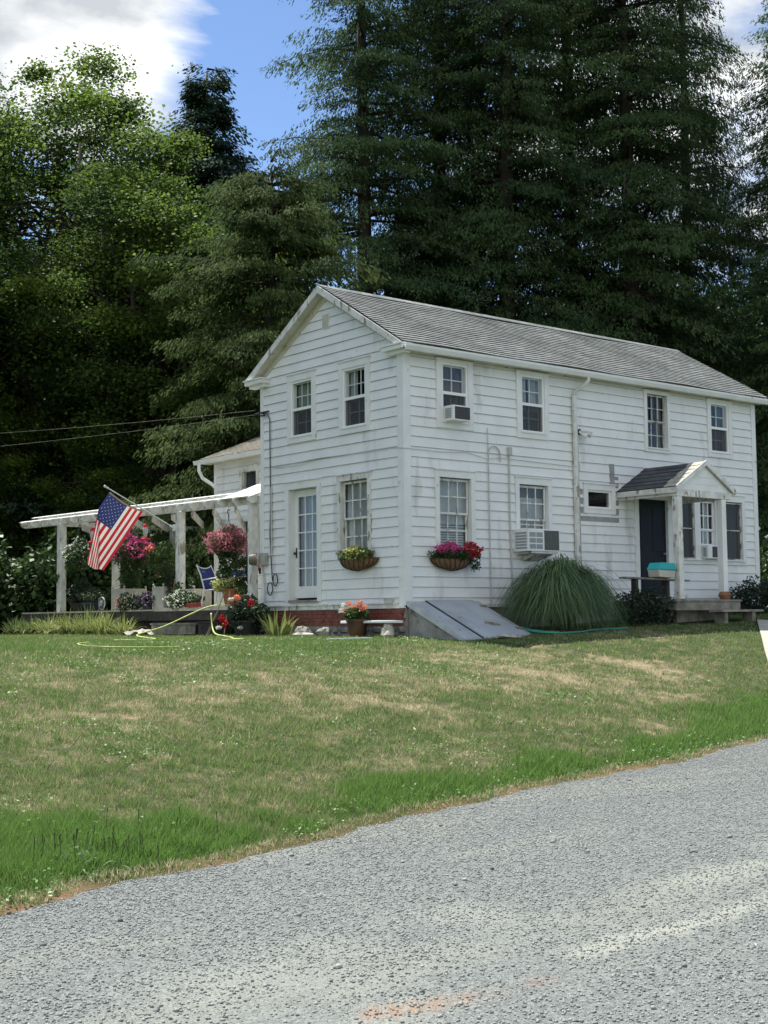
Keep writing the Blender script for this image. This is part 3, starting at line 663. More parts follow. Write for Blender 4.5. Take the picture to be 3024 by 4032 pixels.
def sash_frame(mb, M, u0, u1, z0, z1, o, w=0.045, cols=1, rws=1, mw=0.02, d=0.03):
    mb.box((u0, o-d, z0), (u0+w, o, z1), M=M); mb.box((u1-w, o-d, z0), (u1, o, z1), M=M)
    mb.box((u0+w, o-d, z0), (u1-w, o, z0+w), M=M); mb.box((u0+w, o-d, z1-w), (u1-w, o, z1), M=M)
    for i in range(1, cols):
        u = u0+w+(u1-u0-2*w)*i/cols; mb.box((u-mw/2, o-d*0.8, z0+w), (u+mw/2, o-0.002, z1-w), M=M)
    for j in range(1, rws):
        z = z0+w+(z1-z0-2*w)*j/rws; mb.box((u0+w, o-d*0.75, z-mw/2), (u1-w, o-0.004, z+mw/2), M=M)
def curtain(mb, M, u0, u1, z0, z1, o, amp=0.02, n=9, gap=0):
    """wavy cloth; gap opens in the middle"""
    spans = [(u0, u1)] if not gap else [(u0, (u0+u1)/2-gap/2), ((u0+u1)/2+gap/2, u1)]
    mb2 = MB(M)
    for a, b in spans:
        mb2.grid(lambda s, t: (a+(b-a)*s, o-amp*(1+math.sin(s*n*6.28*(b-a)+t*0.7)), z0+(z1-z0)*t), 40, 6)
    for v in mb2.v: pass
    off = len(mb.v); mb.v += mb2.v; mb.f += [[i+off for i in f] for f in mb2.f]; mb.m += mb2.m
def glass_pane(M, parts, parent, name='pane'):
    mb = MB(M)
    for (u0, u1, z0, z1, o) in parts: mb._add([(u0, o, z0), (u1, o, z0), (u1, o, z1), (u0, o, z1)], [(0, 1, 2, 3)])
    return mb.build(name, 'glass', parent, recalc=False)
def window(M, u0, u1, z0, z1, style, curt, w=0.12, head=0.13, sillh=0.10, label=None, casing_mat='trim', raised=0.0):
    mb = MB(); casing(mb, M, u0, u1, z0, z1, w, head, sillh)
    fr = mb.build('window', casing_mat, house)
    if label: fr['label'] = label
    mb = MB(); zm = (z0+z1)/2-0.01
    if style == 'vinyl':      # storm window with upper glass and lower insect screen
        f = 0.05
        mb.box((u0, -0.05, z0), (u0+f, 0.028, z1), M=M); mb.box((u1-f, -0.05, z0), (u1, 0.028, z1), M=M); mb.box((u0+f, -0.05, z0), (u1-f, 0.028, z0+f), M=M); mb.box((u0+f, -0.05, z1-f), (u1-f, 0.028, z1), M=M)
        mb.box((u0+f, -0.03, zm-0.03), (u1-f, 0.024, zm+0.03), M=M)
        mb.build('storm_frame', 'vinyl', fr)
        m2 = MB(); sash_frame(m2, M, u0+f, u1-f, zm, z1-f, -0.055, 0.02, 3 if u1-u0 > 0.75 else 2, 2); sash_frame(m2, M, u0+f, u1-f, z0+f, zm, -0.085, 0.02, 2, 2)
        m2.build('sash', 'trim', fr)
        glass_pane(M, [(u0+f, u1-f, zm, z1-f, -0.01)], fr)
        m3 = MB(M); m3._add([(u0+f, -0.005, z0+f), (u1-f, -0.005, z0+f), (u1-f, -0.005, zm-0.02), (u0+f, -0.005, zm-0.02)], [(0, 1, 2, 3)]); m3.build('insect_screen', 'screen', fr, recalc=False)
        glass_pane(M, [(u0+f, u1-f, z0+f, zm, -0.075)], fr)
    elif style == 'wood':     # six over six wooden sashes, deep in the casing
        sash_frame(mb, M, u0+0.02, u1-0.02, zm-0.02, z1-0.02, -0.03, 0.045, 3, 2, 0.026)
        mb.build('upper_sash', 'trim_old', fr)
        m2 = MB(); sash_frame(m2, M, u0+0.02, u1-0.02, z0+raised, zm+0.025, -0.065, 0.045, 3, 2, 0.026); m2.build('lower_sash', 'trim_old', fr)
        glass_pane(M, [(u0+0.04, u1-0.04, zm, z1-0.04, -0.045), (u0+0.04, u1-0.04, z0+0.02, zm, -0.08)], fr)
    elif style == 'dark12':
        sash_frame(mb, M, u0+0.01, u1-0.01, zm, z1-0.01, -0.03, 0.035, 3, 2, 0.022); sash_frame(mb, M, u0+0.01, u1-0.01, z0, zm+0.02, -0.06, 0.035, 3, 2, 0.022)
        mb.build('sash', 'weathered_paint', fr); glass_pane(M, [(u0, u1, z0, z1, -0.075)], fr)
    if curt:
        mb = MB(); o = -0.125
        for (mt, a, b, c, d, g) in curt:
            mb = MB(); curtain(mb, M, u0+(u1-u0)*a, u0+(u1-u0)*b, z0+(z1-z0)*c, z0+(z1-z0)*d, o, 0.02, 9, g); mb.build('curtain', mt, fr, recalc=False, smooth=True); o -= 0.03
    return fr
def blinds(M, u0, u1, z0, z1, o, parent, st=0.05):
    mb = MB(M); z = z0
    while z < z1: mb._add([(u0, o, z), (u1, o, z), (u1, o-0.025, z+0.035), (u0, o-0.025, z+0.035)], [(0, 1, 2, 3)]); z += st
    mb.build('blind', 'curtain', parent, recalc=False)
gw = G_WIN; lw = L_WIN
w1 = window(Mg, *gw['UL'], 'vinyl', [('curtain_green', 0, 1, 0.45, 1, 0.04), ('curtain_dark', 0, 1, 0, 0.5, 0)], 0.13, 0.14, 0.12, 'upstairs gable window at the left, torn screen in its lower half')
w2 = window(Mg, *gw['UR'], 'vinyl', [('curtain', 0, 1, 0.45, 1, 0.22), ('curtain_dark', 0, 1, 0, 0.5, 0)], 0.13, 0.14, 0.12, 'upstairs gable window nearer the corner')
w3 = window(Mg, *gw['LW'], 'wood', [('curtain', 0, 1, 0.0, 1, 0)], 0.105, 0.12, 0.06, 'peeling downstairs gable window above the wall basket', casing_mat='trim_old')
w4 = window(Ml, *lw['U1'], 'vinyl', [('curtain_dark', 0, 1, 0.4, 1, 0), ('curtain', 0, 1, 0, 0.5, 0.3)], 0.14, 0.05, 0.12, 'upstairs window holding an air conditioner, nearest the corner')
w5 = window(Ml, *lw['U2'], 'vinyl', [('curtain', 0, 1, 0.4, 1, 0.10), ('curtain_dark', 0, 1, 0, 0.5, 0)], 0.13, 0.05, 0.12, 'upstairs window beside the downspout')
w6 = window(Ml, *lw['L1'], 'wood', [('curtain', 0, 1, 0.35, 1, 0)], 0.11, 0.14, 0.05, 'downstairs window with half-lowered blinds above the flower basket')
blinds(Ml, lw['L1'][0]+0.03, lw['L1'][1]-0.03, 1.12, 1.62, -0.15, w6)
w7 = window(Ml, *lw['L2'], 'wood', [('curtain', 0, 1, 0.0, 0.82, 0), ('curtain_dark', 0, 1, 0.8, 1, 0)], 0.11, 0.14, 0.03, 'downstairs window with lace curtain above an air conditioner', raised=0.5)
w8 = window(Ml, *lw['U3'], 'dark12', [('curtain_dark', 0, 1, 0, 1, 0.3)], 0.10, 0.06, 0.09, 'upstairs window of twelve dark panes over the porch')
w9 = window(Ml, *lw['U4'], 'vinyl', [('curtain_dark', 0, 1, 0, 1, 0.25)], 0.12, 0.05, 0.11, 'upstairs window at the far end with bare scraped trim')
# small fixed window
u0, u1, z0, z1 = lw['SM']
mb = MB(); casing(mb, Ml, u0, u1, z0, z1, 0.13, 0.13, 0.11, 0.06)
fr = mb.build('window', 'trim', house); fr['label'] = 'small fixed dark window left of the porch'
mb = MB(); sash_frame(mb, Ml, u0, u1, z0, z1, 0.01, 0.045); mb.build('sash', 'vinyl', fr); glass_pane(Ml, [(u0, u1, z0, z1, -0.01)], fr)
mb = MB(Ml); mb.box((u0-0.22, -0.01, z0-0.29), (u1+0.26, 0.020, z0-0.125)); mb.box((u0-0.22, -0.01, z0-0.12), (u0-0.14, 0.018, z1+0.02)); mb.box((u1+0.14, -0.01, z0-0.12), (u1+0.27, 0.018, z1+0.34)); mb.box((u1-0.02, -0.01, z1+0.16), (u1+0.13, 0.030, z1+0.62))
mb.build('bare_patches', 'old_grey_patch', house)
# row of three windows on the porch
u0, u1, z0, z1 = lw['TR']
mb = MB(); casing(mb, Ml, u0, u1, z0, z1, 0.12, 0.15, 0.10, 0.09)
for a, b in ((9.0, 9.215), (9.81, 10.17)): mb.box((a, -0.09, z0), (b, 0.045, z1), M=Ml)
fr = mb.build('window', 'trim', house); fr['label'] = 'row of three tall windows behind the porch posts'
mb = MB()
for a, b in ((8.44, 9.0), (10.17, 10.84)):
    mb = MB(); mb.box((a, -0.02, 1.73), (b, 0.015, 1.755), M=Ml); mb.box((a, -0.02, z0), (a+0.03, 0.015, z1-0.02), M=Ml); mb.box((b-0.03, -0.02, z0), (b, 0.015, z1-0.02), M=Ml); mb.box((a+0.03, -0.02, z1-0.05), (b-0.03, 0.015, z1-0.02), M=Ml); mb.box((a+0.03, -0.02, z0+0.018), (b-0.03, 0.015, z0+0.05), M=Ml)
    mb.build('storm_frame', 'weathered_paint', fr)
for a, b in ((8.47, 8.97), (10.2, 10.81)):
    mb = MB(Ml); mb._add([(a, -0.01, z0+.05), (b, -0.01, z0+.05), (b, -0.01, z1-.05), (a, -0.01, z1-.05)], [(0, 1, 2, 3)]); mb.build('insect_screen', 'screen', fr, recalc=False)
mb = MB(); sash_frame(mb, Ml, 9.215, 9.81, 1.72, z1-0.02, -0.03, 0.04, 3, 2, 0.025); sash_frame(mb, Ml, 9.215, 9.81, 1.36, 1.74, -0.055, 0.04, 3, 1, 0.025); mb.build('sash', 'trim', fr)
glass_pane(Ml, [(8.44, 9.0, z0, z1, -0.05), (9.215, 9.81, 1.36, z1, -0.06), (10.17, 10.84, z0, z1, -0.05)], fr)
mb = MB(); curtain(mb, Ml, 9.2, 9.83, 1.3, z1, -0.14, 0.025, 9, 0.12); mb.build('curtain', 'curtain', fr, recalc=False, smooth=True)
for a, b in ((8.42, 9.02), (10.15, 10.86)):
    mb = MB(); curtain(mb, Ml, a, b, z0, z1, -0.14, 0.025, 8, 0.0); mb.build('curtain', 'curtain_dark', fr, recalc=False, smooth=True)
# front door under the porch: dark navy slab
u0, u1, z0, z1 = lw['DR']
mb = MB(); mb.box((u0-0.13, 0, z0-0.05), (u0, 0.055, z1), M=Ml); mb.box((u1, 0, z0-0.05), (u1+0.14, 0.055, z1), M=Ml); mb.box((u0-0.13, 0, z1), (u1+0.14, 0.058, z1+0.15), M=Ml)
mb.box((u0, -0.10, z0-0.04), (u1, 0.08, z0), M=Ml)
for a, b in ((u0-0.01, u0), (u1, u1+0.01)): mb.box((a, -0.1, z0), (b, 0, z1), M=Ml)
fr = mb.build('door_frame', 'trim', house)
mb = MB(); mb.box((u0, -0.06, z0), (u1, -0.02, z1), M=Ml)
for a, b, c, d in ((0.12, 0.46, 0.2, 0.9), (0.54, 0.88, 0.2, 0.9), (0.12, 0.46, 1.05, 2.05), (0.54, 0.88, 1.05, 2.05)): mb.box((u0+a*(u1-u0), -0.02, z0+c), (u0+b*(u1-u0), -0.012, z0+d), M=Ml)
dr = mb.build('door', 'door_navy', house, bevel=0.006)
mb = MB(); mb.tube([Ml(u1-0.09, -0.015, 1.12), Ml(u1-0.09, 0.05, 1.12)], 0.022, 10); mb.build('handle', 'galvanised', dr)
# french door on the gable
u0, u1, z0, z1 = gw['FD']
mb = MB(); mb.box((u0-0.14, 0, z0-0.02), (u0, 0.05, z1), M=Mg); mb.box((u1, 0, z0-0.02), (u1+0.14, 0.05, z1), M=Mg); mb.box((u0-0.14, 0, z1), (u1+0.14, 0.053, z1+0.16), M=Mg); mb.box((u0-0.16, 0, z1+0.16), (u1+0.16, 0.08, z1+0.185), M=Mg)
mb.box((u0-0.01, -0.22, z0), (u0, 0, z1), M=Mg); mb.box((u1, -0.22, z0), (u1+0.01, 0, z1), M=Mg); mb.box((u0, -0.22, z1), (u1, 0, z1+0.01), M=Mg)
fr = mb.build('door_frame', 'trim', house); fr['label'] = 'deep white casing of the glazed door'
mb = MB(); mb.box((u0, -0.2, z0-0.04), (u1, 0.07, z0+0.012), M=Mg); mb.build('threshold', 'weathered_wood', fr)
mb = MB(); o = -0.13; a, b, c, d = u0, u1, z0+0.06, z1-0.01
mb.box((a, o-0.04, c), (a+0.14, o, d), M=Mg); mb.box((b-0.11, o-0.04, c), (b, o, d), M=Mg); mb.box((a+0.14, o-0.04, c), (b-0.11, o, c+0.25), M=Mg); mb.box((a+0.14, o-0.04, d-0.15), (b-0.11, o, d), M=Mg)
ga, gb, gc, gd = a+0.14, b-0.11, c+0.25, d-0.15
for i in (1, 2): u = ga+(gb-ga)*i/3; mb.box((u-0.013, o-0.03, gc), (u+0.013, o-0.003, gd), M=Mg)
for j in range(1, 5): z = gc+(gd-gc)*j/5; mb.box((ga, o-0.03, z-0.013), (gb, o-0.005, z+0.013), M=Mg)
dr = mb.build('glazed_door', 'trim', house); glass_pane(Mg, [(ga, gb, gc, gd, o-0.02)], dr)
mb = MB(); curtain(mb, Mg, ga, gb, gc-0.1, gd+0.05, -0.20, 0.03, 6); mb.build('curtain', 'curtain_blue', dr, recalc=False, smooth=True)
mb = MB(); mb.box((b-0.075, o, 1.02), (b-0.035, o+0.012, 1.24), M=Mg); mb.tube([Mg(b-0.055, o, 1.12), Mg(b-0.055, o+0.07, 1.12)], 0.026, 10); mb.build('handle', 'black_metal', dr)
# attic vent, dryer vent
mb = MB(Mg); mb.box((2.36, 0.0, 5.84), (2.60, 0.035, 6.16))
for i in range(7): mb.box((2.375, 0.035, 5.86+i*0.042), (2.585, 0.050, 5.885+i*0.042), mi=1)
mb.build('attic_vent', ['trim', 'soffit'], house)
mb = MB(Mg); mb.box((0.33, 0.0, -0.04), (0.55, 0.02, 0.12)); mb.box((0.36, 0.02, -0.02), (0.52, 0.13, 0.09)); mb.box((0.35, 0.02, 0.09), (0.56, 0.15, 0.105), mi=1)
mb.build('dryer_vent', ['pipe_grey', 'trim'], house)
# foundation: bricks above field stone on the gable side, concrete elsewhere
mb = MB()
mb.box((0.03, 0.03, -1.0), (HL-0.03, HW-0.03, -0.09), 0)
fnd = mb.build('foundation', 'mortar', house)
mb = MB(); bw, bh = 0.205, 0.068
for r_ in range(4):
    z = -0.175-r_*0.078; y = 0.01 + (0.1 if r_ % 2 else 0)
    while y < HW-0.05:
        y2 = min(y+bw-0.012, HW-0.03); mb.box((-0.006-random.random()*0.006, y, z-bh/2-0.0), (0.05, y2, z+bh/2), jit=0.003); y += bw
mb.build('brick_course', 'brick', fnd)
mb = MB()
for r_ in range(3):
    y = 0.0
    while y < HW:
        w_ = random.uniform(0.22, 0.5); z = -0.53-r_*0.16
        mb.lathe((0.03, y+w_/2, z), [(0.02, -0.08), (0.9, -0.05), (1.0, 0.0), (0.85, 0.05), (0.02, 0.08)], 9, sx=0.07, sy=w_/2-0.01); y += w_
mb.build('stone_base', 'fieldstone', fnd)
mb = MB(); mb.box((0.0, -0.004, -1.0), (HL, 0.028, -0.10)); mb.build('parged_base', 'concrete', fnd)

# ------------------------------------------------------------------ portico over the front door
PX0, PX1, PXR, PY, PEZ, PRZ = 6.24, 8.28, 7.27, -1.72, 2.47, 3.07
mb = MB()
def slope_panel(mb, side, rows_=6):
    xe = PX0 if side < 0 else PX1
    for k in range(rows_):
        t0, t1 = k/rows_, (k+1)/rows_
        x_a, x_b = xe+(PXR-xe)*t0, xe+(PXR-xe)*t1; z_a, z_b = PEZ+(PRZ-PEZ)*t0, PEZ+(PRZ-PEZ)*t1
        nx_, nz_ = (-0.5*side*-1, 0.86)
        o = 0.016
        for i in range(6):
            ya, yb = PY+(-PY)*i/6, PY+(-PY)*(i+1)/6
            mb._add([(x_a, ya, z_a+o), (x_a, yb, z_a+o), (x_b, yb, z_b+0.002), (x_b, ya, z_b+0.002)], [(0, 1, 2, 3)], 0)
            mb._add([(x_a, ya, z_a+o), (x_a, yb, z_a+o), (x_a, yb, z_a-0.004), (x_a, ya, z_a-0.004)], [(0, 1, 2, 3)], 1)
slope_panel(mb, -1); slope_panel(mb, 1)
portico = mb.build('portico_roof', ['shingle_dark', 'black_pot'], house, recalc=False, uv=lambda co: (co.y, co.x*1.15))
mb = MB()
mb.prism([(PX0-0.01, PEZ-0.02), (PXR, PRZ-0.012), (PX1+0.01, PEZ-0.02), (PX1+0.01, PEZ-0.05), (PXR, PRZ-0.05), (PX0-0.01, PEZ-0.05)], 1, PY, 0)
mb.prism([(PX0-0.03, PEZ+0.02), (PXR, PRZ+0.03), (PX1+0.03, PEZ+0.02), (PX1+0.02, PEZ-0.09), (PXR, PRZ-0.08), (PX0-0.02, PEZ-0.09)], 1, PY-0.025, PY)
mb.box((PX0-0.01, PY+0.002, PEZ-0.13), (PX0+0.03, 0.0, PEZ-0.052)); mb.box((PX1-0.03, PY+0.002, PEZ-0.13), (PX1+0.01, 0.0, PEZ-0.052))
mb.build('fascia', 'trim_old', portico)
# paler shingle strip near the front edge
mb = MB()
for k in range(6):
    t0, t1 = k/6, (k+1)/6
    for j in range(2):
        yf = PY-0.02+j*0.19+((k % 2)*0.05)
        xa, xb = PX0+(PXR-PX0)*t0-0.004, PX0+(PXR-PX0)*t1-0.01; za, zb = PEZ+(PRZ-PEZ)*t0+0.026, PEZ+(PRZ-PEZ)*t1+0.010
        mb._add([(xa, yf, za), (xa, yf+0.18, za), (xb, yf+0.18, zb), (xb, yf, zb)], [(0, 1, 2, 3)])
        mb._add([(xa, yf, za), (xa, yf+0.18, za), (xa, yf+0.18, za-0.02), (xa, yf, za-0.02)], [(0, 1, 2, 3)])
mb.build('pale_shingles', 'path_concrete', portico, recalc=False)
mb = MB(); mb.prism([(PX0+0.06, PEZ-0.05), (PXR, PRZ-0.09), (PX1-0.06, PEZ-0.05)], 1, PY+0.06, PY+0.08)
for z in (0.14, 0.30): mb.box((PX0+0.35+z, PY+0.05, PEZ-0.05+z), (PX1-0.35-z, PY+0.06, PEZ-0.045+z+0.008))
mb.build('pediment', 'trim', portico)
mb = MB(); mb.box((PX0+0.05, PY+0.04, PEZ-0.20), (PX1-0.05, PY+0.16, PEZ-0.052)); mb.box((PX0+0.05, PY+0.16, PEZ-0.19), (PX0+0.15, -0.04, PEZ-0.054)); mb.box((PX1-0.15, PY+0.16, PEZ-0.19), (PX1-0.05, -0.04, PEZ-0.054))
mb.build('beam', 'trim_old', portico)
for x, mt in ((PX0+0.06, 'trim_old'), (7.84, 'trim')):
    mb = MB(); mb.box((x, PY+0.03, 0.04), (x+0.155, PY+0.185, PEZ-0.21)); mb.box((x-0.012, PY+0.018, 0.04), (x+0.167, PY+0.197, 0.16)); mb.build('post', mt, portico, bevel=0.006)
# porch deck and step
mb = MB()
for i in range(9): mb.box((6.05, PY-0.06+i*0.19, -0.01), (8.36, PY-0.06+i*0.19+0.182, 0.03), jit=0.003)
pd = mb.build('porch_deck', 'weathered_wood', house)
mb = MB(); mb.box((6.08, PY-0.03, -0.20), (8.33, PY+0.02, -0.012)); mb.box((6.08, PY+0.02, -0.18), (6.13, -0.05, -0.012)); mb.box((6.5, PY+0.3, -0.6), (7.9, PY+0.4, -0.2)); mb.build('skirt', 'weathered_wood', pd)
mb = MB(); mb.box((7.15, PY-0.42, -0.245), (8.62, PY-0.07, -0.205), jit=0.01); mb.box((7.3, PY-0.36, -0.55), (7.42, PY-0.1, -0.245)); mb.box((8.3, PY-0.36, -0.55), (8.42, PY-0.1, -0.245)); mb.build('step', 'weathered_wood', pd)

# ------------------------------------------------------------------ annex wing behind (x=3 plane)
AX, AY = 3.0, 11.58
Ma = lambda u, o, z: (AX-o, u, z)
acs = [0.02+0.2*i for i in range(22)]
mb = MB(Ma); ah = [(9.535, 10.21, 3.175, 3.64), (9.86, 10.25, 1.15, 2.33)]
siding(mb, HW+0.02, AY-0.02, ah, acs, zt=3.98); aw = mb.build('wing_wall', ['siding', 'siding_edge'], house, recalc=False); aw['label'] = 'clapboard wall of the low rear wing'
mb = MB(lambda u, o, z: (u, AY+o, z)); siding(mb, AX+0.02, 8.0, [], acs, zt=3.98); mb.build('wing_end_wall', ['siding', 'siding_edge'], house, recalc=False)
mb = MB(); mb.box((AX-0.036, AY-0.10, 0.0), (AX, AY+0.03, 4.0)); mb.box((AX, AY, 0.0), (AX+0.1, AY+0.036, 4.0)); mb.box((AX-0.03, HW, 3.86), (AX, AY-0.1, 4.02)); mb.build('wing_corner_board', 'trim', house)
mb = MB(); casing(mb, Ma, *ah[0], 0.11, 0.14, 0.10); wfr = mb.build('window', 'trim_old', house); wfr['label'] = 'small dark upstairs window of the wing'
glass_pane(Ma, [(*ah[0], -0.03)], wfr); mb = MB(); curtain(mb, Ma, ah[0][0], ah[0][1], ah[0][2], ah[0][3], -0.1, 0.02, 9); mb.build('curtain', 'curtain_dark', wfr, recalc=False)
mb = MB(); casing(mb, Ma, *ah[1], 0.11, 0.12, 0.06); wfr = mb.build('window', 'trim', house); wfr['label'] = 'tall window of the wing behind the pergola'
glass_pane(Ma, [(*ah[1], -0.03)], wfr); mb = MB(); curtain(mb, Ma, ah[1][0], ah[1][1], ah[1][2], ah[1][3], -0.1, 0.02, 9); mb.build('curtain', 'curtain_dark', wfr, recalc=False)
mb = MB(); mb.box((AX+0.3, HW+0.2, 0.0), (AX+0.4, AY-0.2, 3.9)); mb.build('wing_partition', 'room_dark', house)
# wing roof: eave x 2.7 z 4.13 rising to +x, hip towards the left end
mb = MB(); ez, x0r, x1r = 4.13, 2.68, 5.5; zr2 = ez+(x1r-x0r)*0.40; yl = 11.93
for k in range(16):
    t0, t1 = k/16, (k+1)/16; xa, xb = x0r+(x1r-x0r)*t0, x0r+(x1r-x0r)*t1; za, zb = ez+(zr2-ez)*t0, ez+(zr2-ez)*t1
    for i in range(8):
        ya, yb = HW+(yl-HW)*i/8, HW+(yl-HW)*(i+1)/8
        mb._add([(xa, ya, za+0.015), (xa, yb, za+0.015), (xb, yb, zb), (xb, ya, zb)], [(0, 1, 2, 3)], 0)
        mb._add([(xa, ya, za+0.015), (xa, yb, za+0.015), (xa, yb, za-0.004), (xa, ya, za-0.004)], [(0, 1, 2, 3)], 1)
mb._add([(x1r, HW, zr2), (x1r, yl, zr2), (8.3, yl, ez), (8.3, HW, ez)], [(0, 1, 2, 3)], 0)
wr = mb.build('wing_roof', ['shingle_warm', 'siding_edge'], house, recalc=False, uv=lambda co: (co.y, co.x*1.1))
mb = MB(); mb.prism([(x0r+0.02, ez-0.02), (x1r, zr2-0.02), (8.28, ez-0.02), (8.28, ez-0.12), (x1r, zr2-0.14), (x0r+0.02, ez-0.12)], 1, yl-0.02, yl+0.002)
mb.prism([(x0r+0.02, ez-0.03), (x1r, zr2-0.03), (8.28, ez-0.03), (8.28, ez-0.06), (x1r, zr2-0.06), (x0r+0.02, ez-0.06)], 1, HW+0.01, yl-0.03)
mb.box((x0r+0.03, HW+0.03, ez-0.13), (AX, yl-0.03, ez-0.11)); mb.build('wing_soffit', 'soffit', wr)
mb = MB(); prof = [(2.67, ez-0.01), (2.67, ez-0.13), (2.60, ez-0.13), (2.56, ez-0.04), (2.55, ez-0.04), (2.585, ez-0.145), (2.685, ez-0.145), (2.685, ez-0.01)]
mb.prism(prof, 1, HW+0.02, 12.05); mb.box((2.545, 9.9, ez-0.15), (2.56, 9.96, ez+0.0)); gt = mb.build('wing_gutter', 'trim', house)
mb = MB(); mb.tube([(2.62, 11.83, ez-0.14), (2.62, 11.83, ez-0.32), (2.72, 11.80, ez-0.52), (2.95, 11.70, ez-0.68), (3.06, 11.66, ez-0.80), (3.06, 11.66, 0.2)], 0.05, 8); mb.build('wing_downspout', 'trim', house)

# ------------------------------------------------------------------ cellar bulkhead
bk = thing('cellar_bulkhead', 'blue-grey painted steel cellar bulkhead doors beside the house corner', 'cellar door', (0.8, -0.9, -0.7))
mb = MB(); bx0, bx1 = 0.02, 1.86; yt, zt_, yb_, zb_ = -0.05, 0.02, -1.68, -0.70
mb.prism([(-0.03, -1.0), (-0.03, -0.06), (yb_+0.02, zb_-0.045), (yb_+0.02, -1.1)], 0, bx0+0.03, bx0+0.18)
mb.prism([(-0.03, -1.0), (-0.03, -0.06), (yb_+0.02, zb_-0.045), (yb_+0.02, -1.1)], 0, bx1-0.18, bx1-0.03)
mb.box((bx0+0.1, yb_-0.02, -1.0), (bx1-0.1, yb_+0.12, zb_-0.05)); mb.build('concrete_cheeks', 'concrete', bk)
mb = MB()
def slab(mb, xa, xb, lift, th, ya=yt, yb=yb_):
    f = lambda y: zt_+(y-yt)/(yb_-yt)*(zb_-zt_)
    mb.prism([(ya, f(ya)+lift), (yb, f(yb)+lift), (yb, f(yb)+lift-th), (ya, f(ya)+lift-th)], 0, xa, xb)
slab(mb, bx0-0.03, bx0+0.07, 0.0, 0.10); mb.build('side_rail', 'galvanised', bk)
mb = MB(); slab(mb, bx1-0.07, bx1+0.03, 0.0, 0.10); mb.build('side_rail', 'galvanised', bk)
mb = MB(); slab(mb, bx0+0.07, 0.455, -0.006, 0.02, yb=yb_-0.02); d1 = mb.build('door_leaf', 'bulkhead_paint', bk)
mb = MB(); slab(mb, 0.485, bx1-0.12, 0.03, 0.055, yb=yb_-0.05); d2 = mb.build('door_leaf', 'bulkhead_paint', bk, bevel=0.006)
for hy in (-0.35, -1.35):
    mb = MB(); f_ = zt_+(hy-yt)/(yb_-yt)*(zb_-zt_); mb.bar((bx1-0.20, hy, f_+0.045), (bx1-0.06, hy, f_+0.03), 0.09, 0.03); mb.build('hinge', 'weathered_wood', bk)
mb = MB(); slab(mb, 0.459, 0.482, 0.012, 0.05); mb.build('centre_seam', 'black_metal', bk)
mb = MB(); mb.bar((1.05, -1.12, -0.405), (1.25, -1.22, -0.45), 0.05, 0.05); mb.bar((1.22, -1.15, -0.42), (1.34, -1.24, -0.46), 0.03, 0.04); mb.build('handle', 'weathered_wood', d2)

# ------------------------------------------------------------------ air conditioners
def ac(name, x0, x1, z0, z1, out, label, gx, tilt=0, louvre=True, gmat='ac_grille'):
    t = thing(name, label, 'air conditioner', ((x0+x1)/2, 0, z0), 'window air conditioners')
    mb = MB(); mb.box((x0, -out, z0), (x1, 0.05, z1)); body = mb.build('case', 'ac_white', t, bevel=0.012)
    mb = MB(Ml); s = x0+(x1-x0)*gx
    mb.box((s, out, z0+0.03), (x1-0.03, out+0.004, z1-0.03)); mb.build('coil_grille', gmat, t)
    if louvre:
        mb = MB(Ml)
        for i in range(2):
            for j in range(3):
                a = x0+0.03+(s-x0-0.06)*i/2; b = a+(s-x0-0.06)/2-0.02; c = z0+0.05+(z1-z0-0.1)*j/3; mb.box((a, out, c), (b, out+0.003, c+(z1-z0-0.1)/3-0.025))
        mb.build('side_louvre', 'ac_louvre', t)
    mb = MB(lambda u, o, z: (x0-o, -u, z))
    for j in range(6): mb.box((0.08, 0, z0+0.05+j*(z1-z0-0.1)/6), (out-0.05, 0.004, z0+0.05+j*(z1-z0-0.1)/6+(z1-z0)/11))
    mb.build('side_louvre', 'ac_louvre', t)
    return t
ac('air_conditioner', 1.04, 1.53, 3.64, 3.95, 0.31, 'white air conditioner with dark coil sticking out of the upstairs window nearest the corner', 0.10, louvre=False)
ac('air_conditioner', 2.96, 3.90, 1.05, 1.52, 0.46, 'big white air conditioner with six side louvres above the ornamental grass', 0.50, gmat='ac_grille_green')
ac('air_conditioner', 9.24, 9.79, 1.03, 1.35, 0.22, 'small white air conditioner in the middle window behind the porch post', 0.30, louvre=False)
t = bpy.data.objects.get('air_conditioner.001')
mb = MB(); mb.box((3.06, -0.46, 1.005), (3.84, -0.05, 1.045)); mb.prism([(-0.02, 0.86), (-0.02, 1.0), (-0.45, 1.0), (-0.38, 0.97)], 0, 3.2, 3.7); mb.build('support', 'weathered_paint', t)

# ------------------------------------------------------------------ wall fixtures
fl = thing('floodlight', 'twin-head security floodlight on the wall beside the downspout', 'outdoor light', (5.0, -0.06, 3.72))
mb = MB(); mb.tube([(4.99, -0.02, 3.74), (4.99, -0.09, 3.74)], 0.06, 12); mb.build('base_plate', 'black_metal', fl)
for a, b, mt in (((4.99, -0.09, 3.75), (5.2, -0.24, 3.66), 'galvanised'), ((4.97, -0.09, 3.73), (5.08, -0.22, 3.62), 'ac_white')):
    a = Vector(a); b = Vector(b); d = (b-a).normalized()
    mb = MB(); mb.tube([a, a+d*0.08, a+d*0.1, b], [0.02, 0.025, 0.04, 0.07], 12); mb.build('lamp_head', mt, fl)
wire = thing('wall_cable', 'thin grey cable running down the long wall beside the downspout', 'cable', (4.98, -0.04, 1.5))
mb = MB(); mb.tube([(4.99, -0.035, 3.68), (5.0, -0.035, 2.8), (5.02, -0.035, 1.2), (5.03, -0.035, -0.1)], 0.010, 6); mb.box((4.95, -0.05, 2.86), (5.02, -0.03, 3.05)); mb.build('cable', 'pipe_grey', wire)
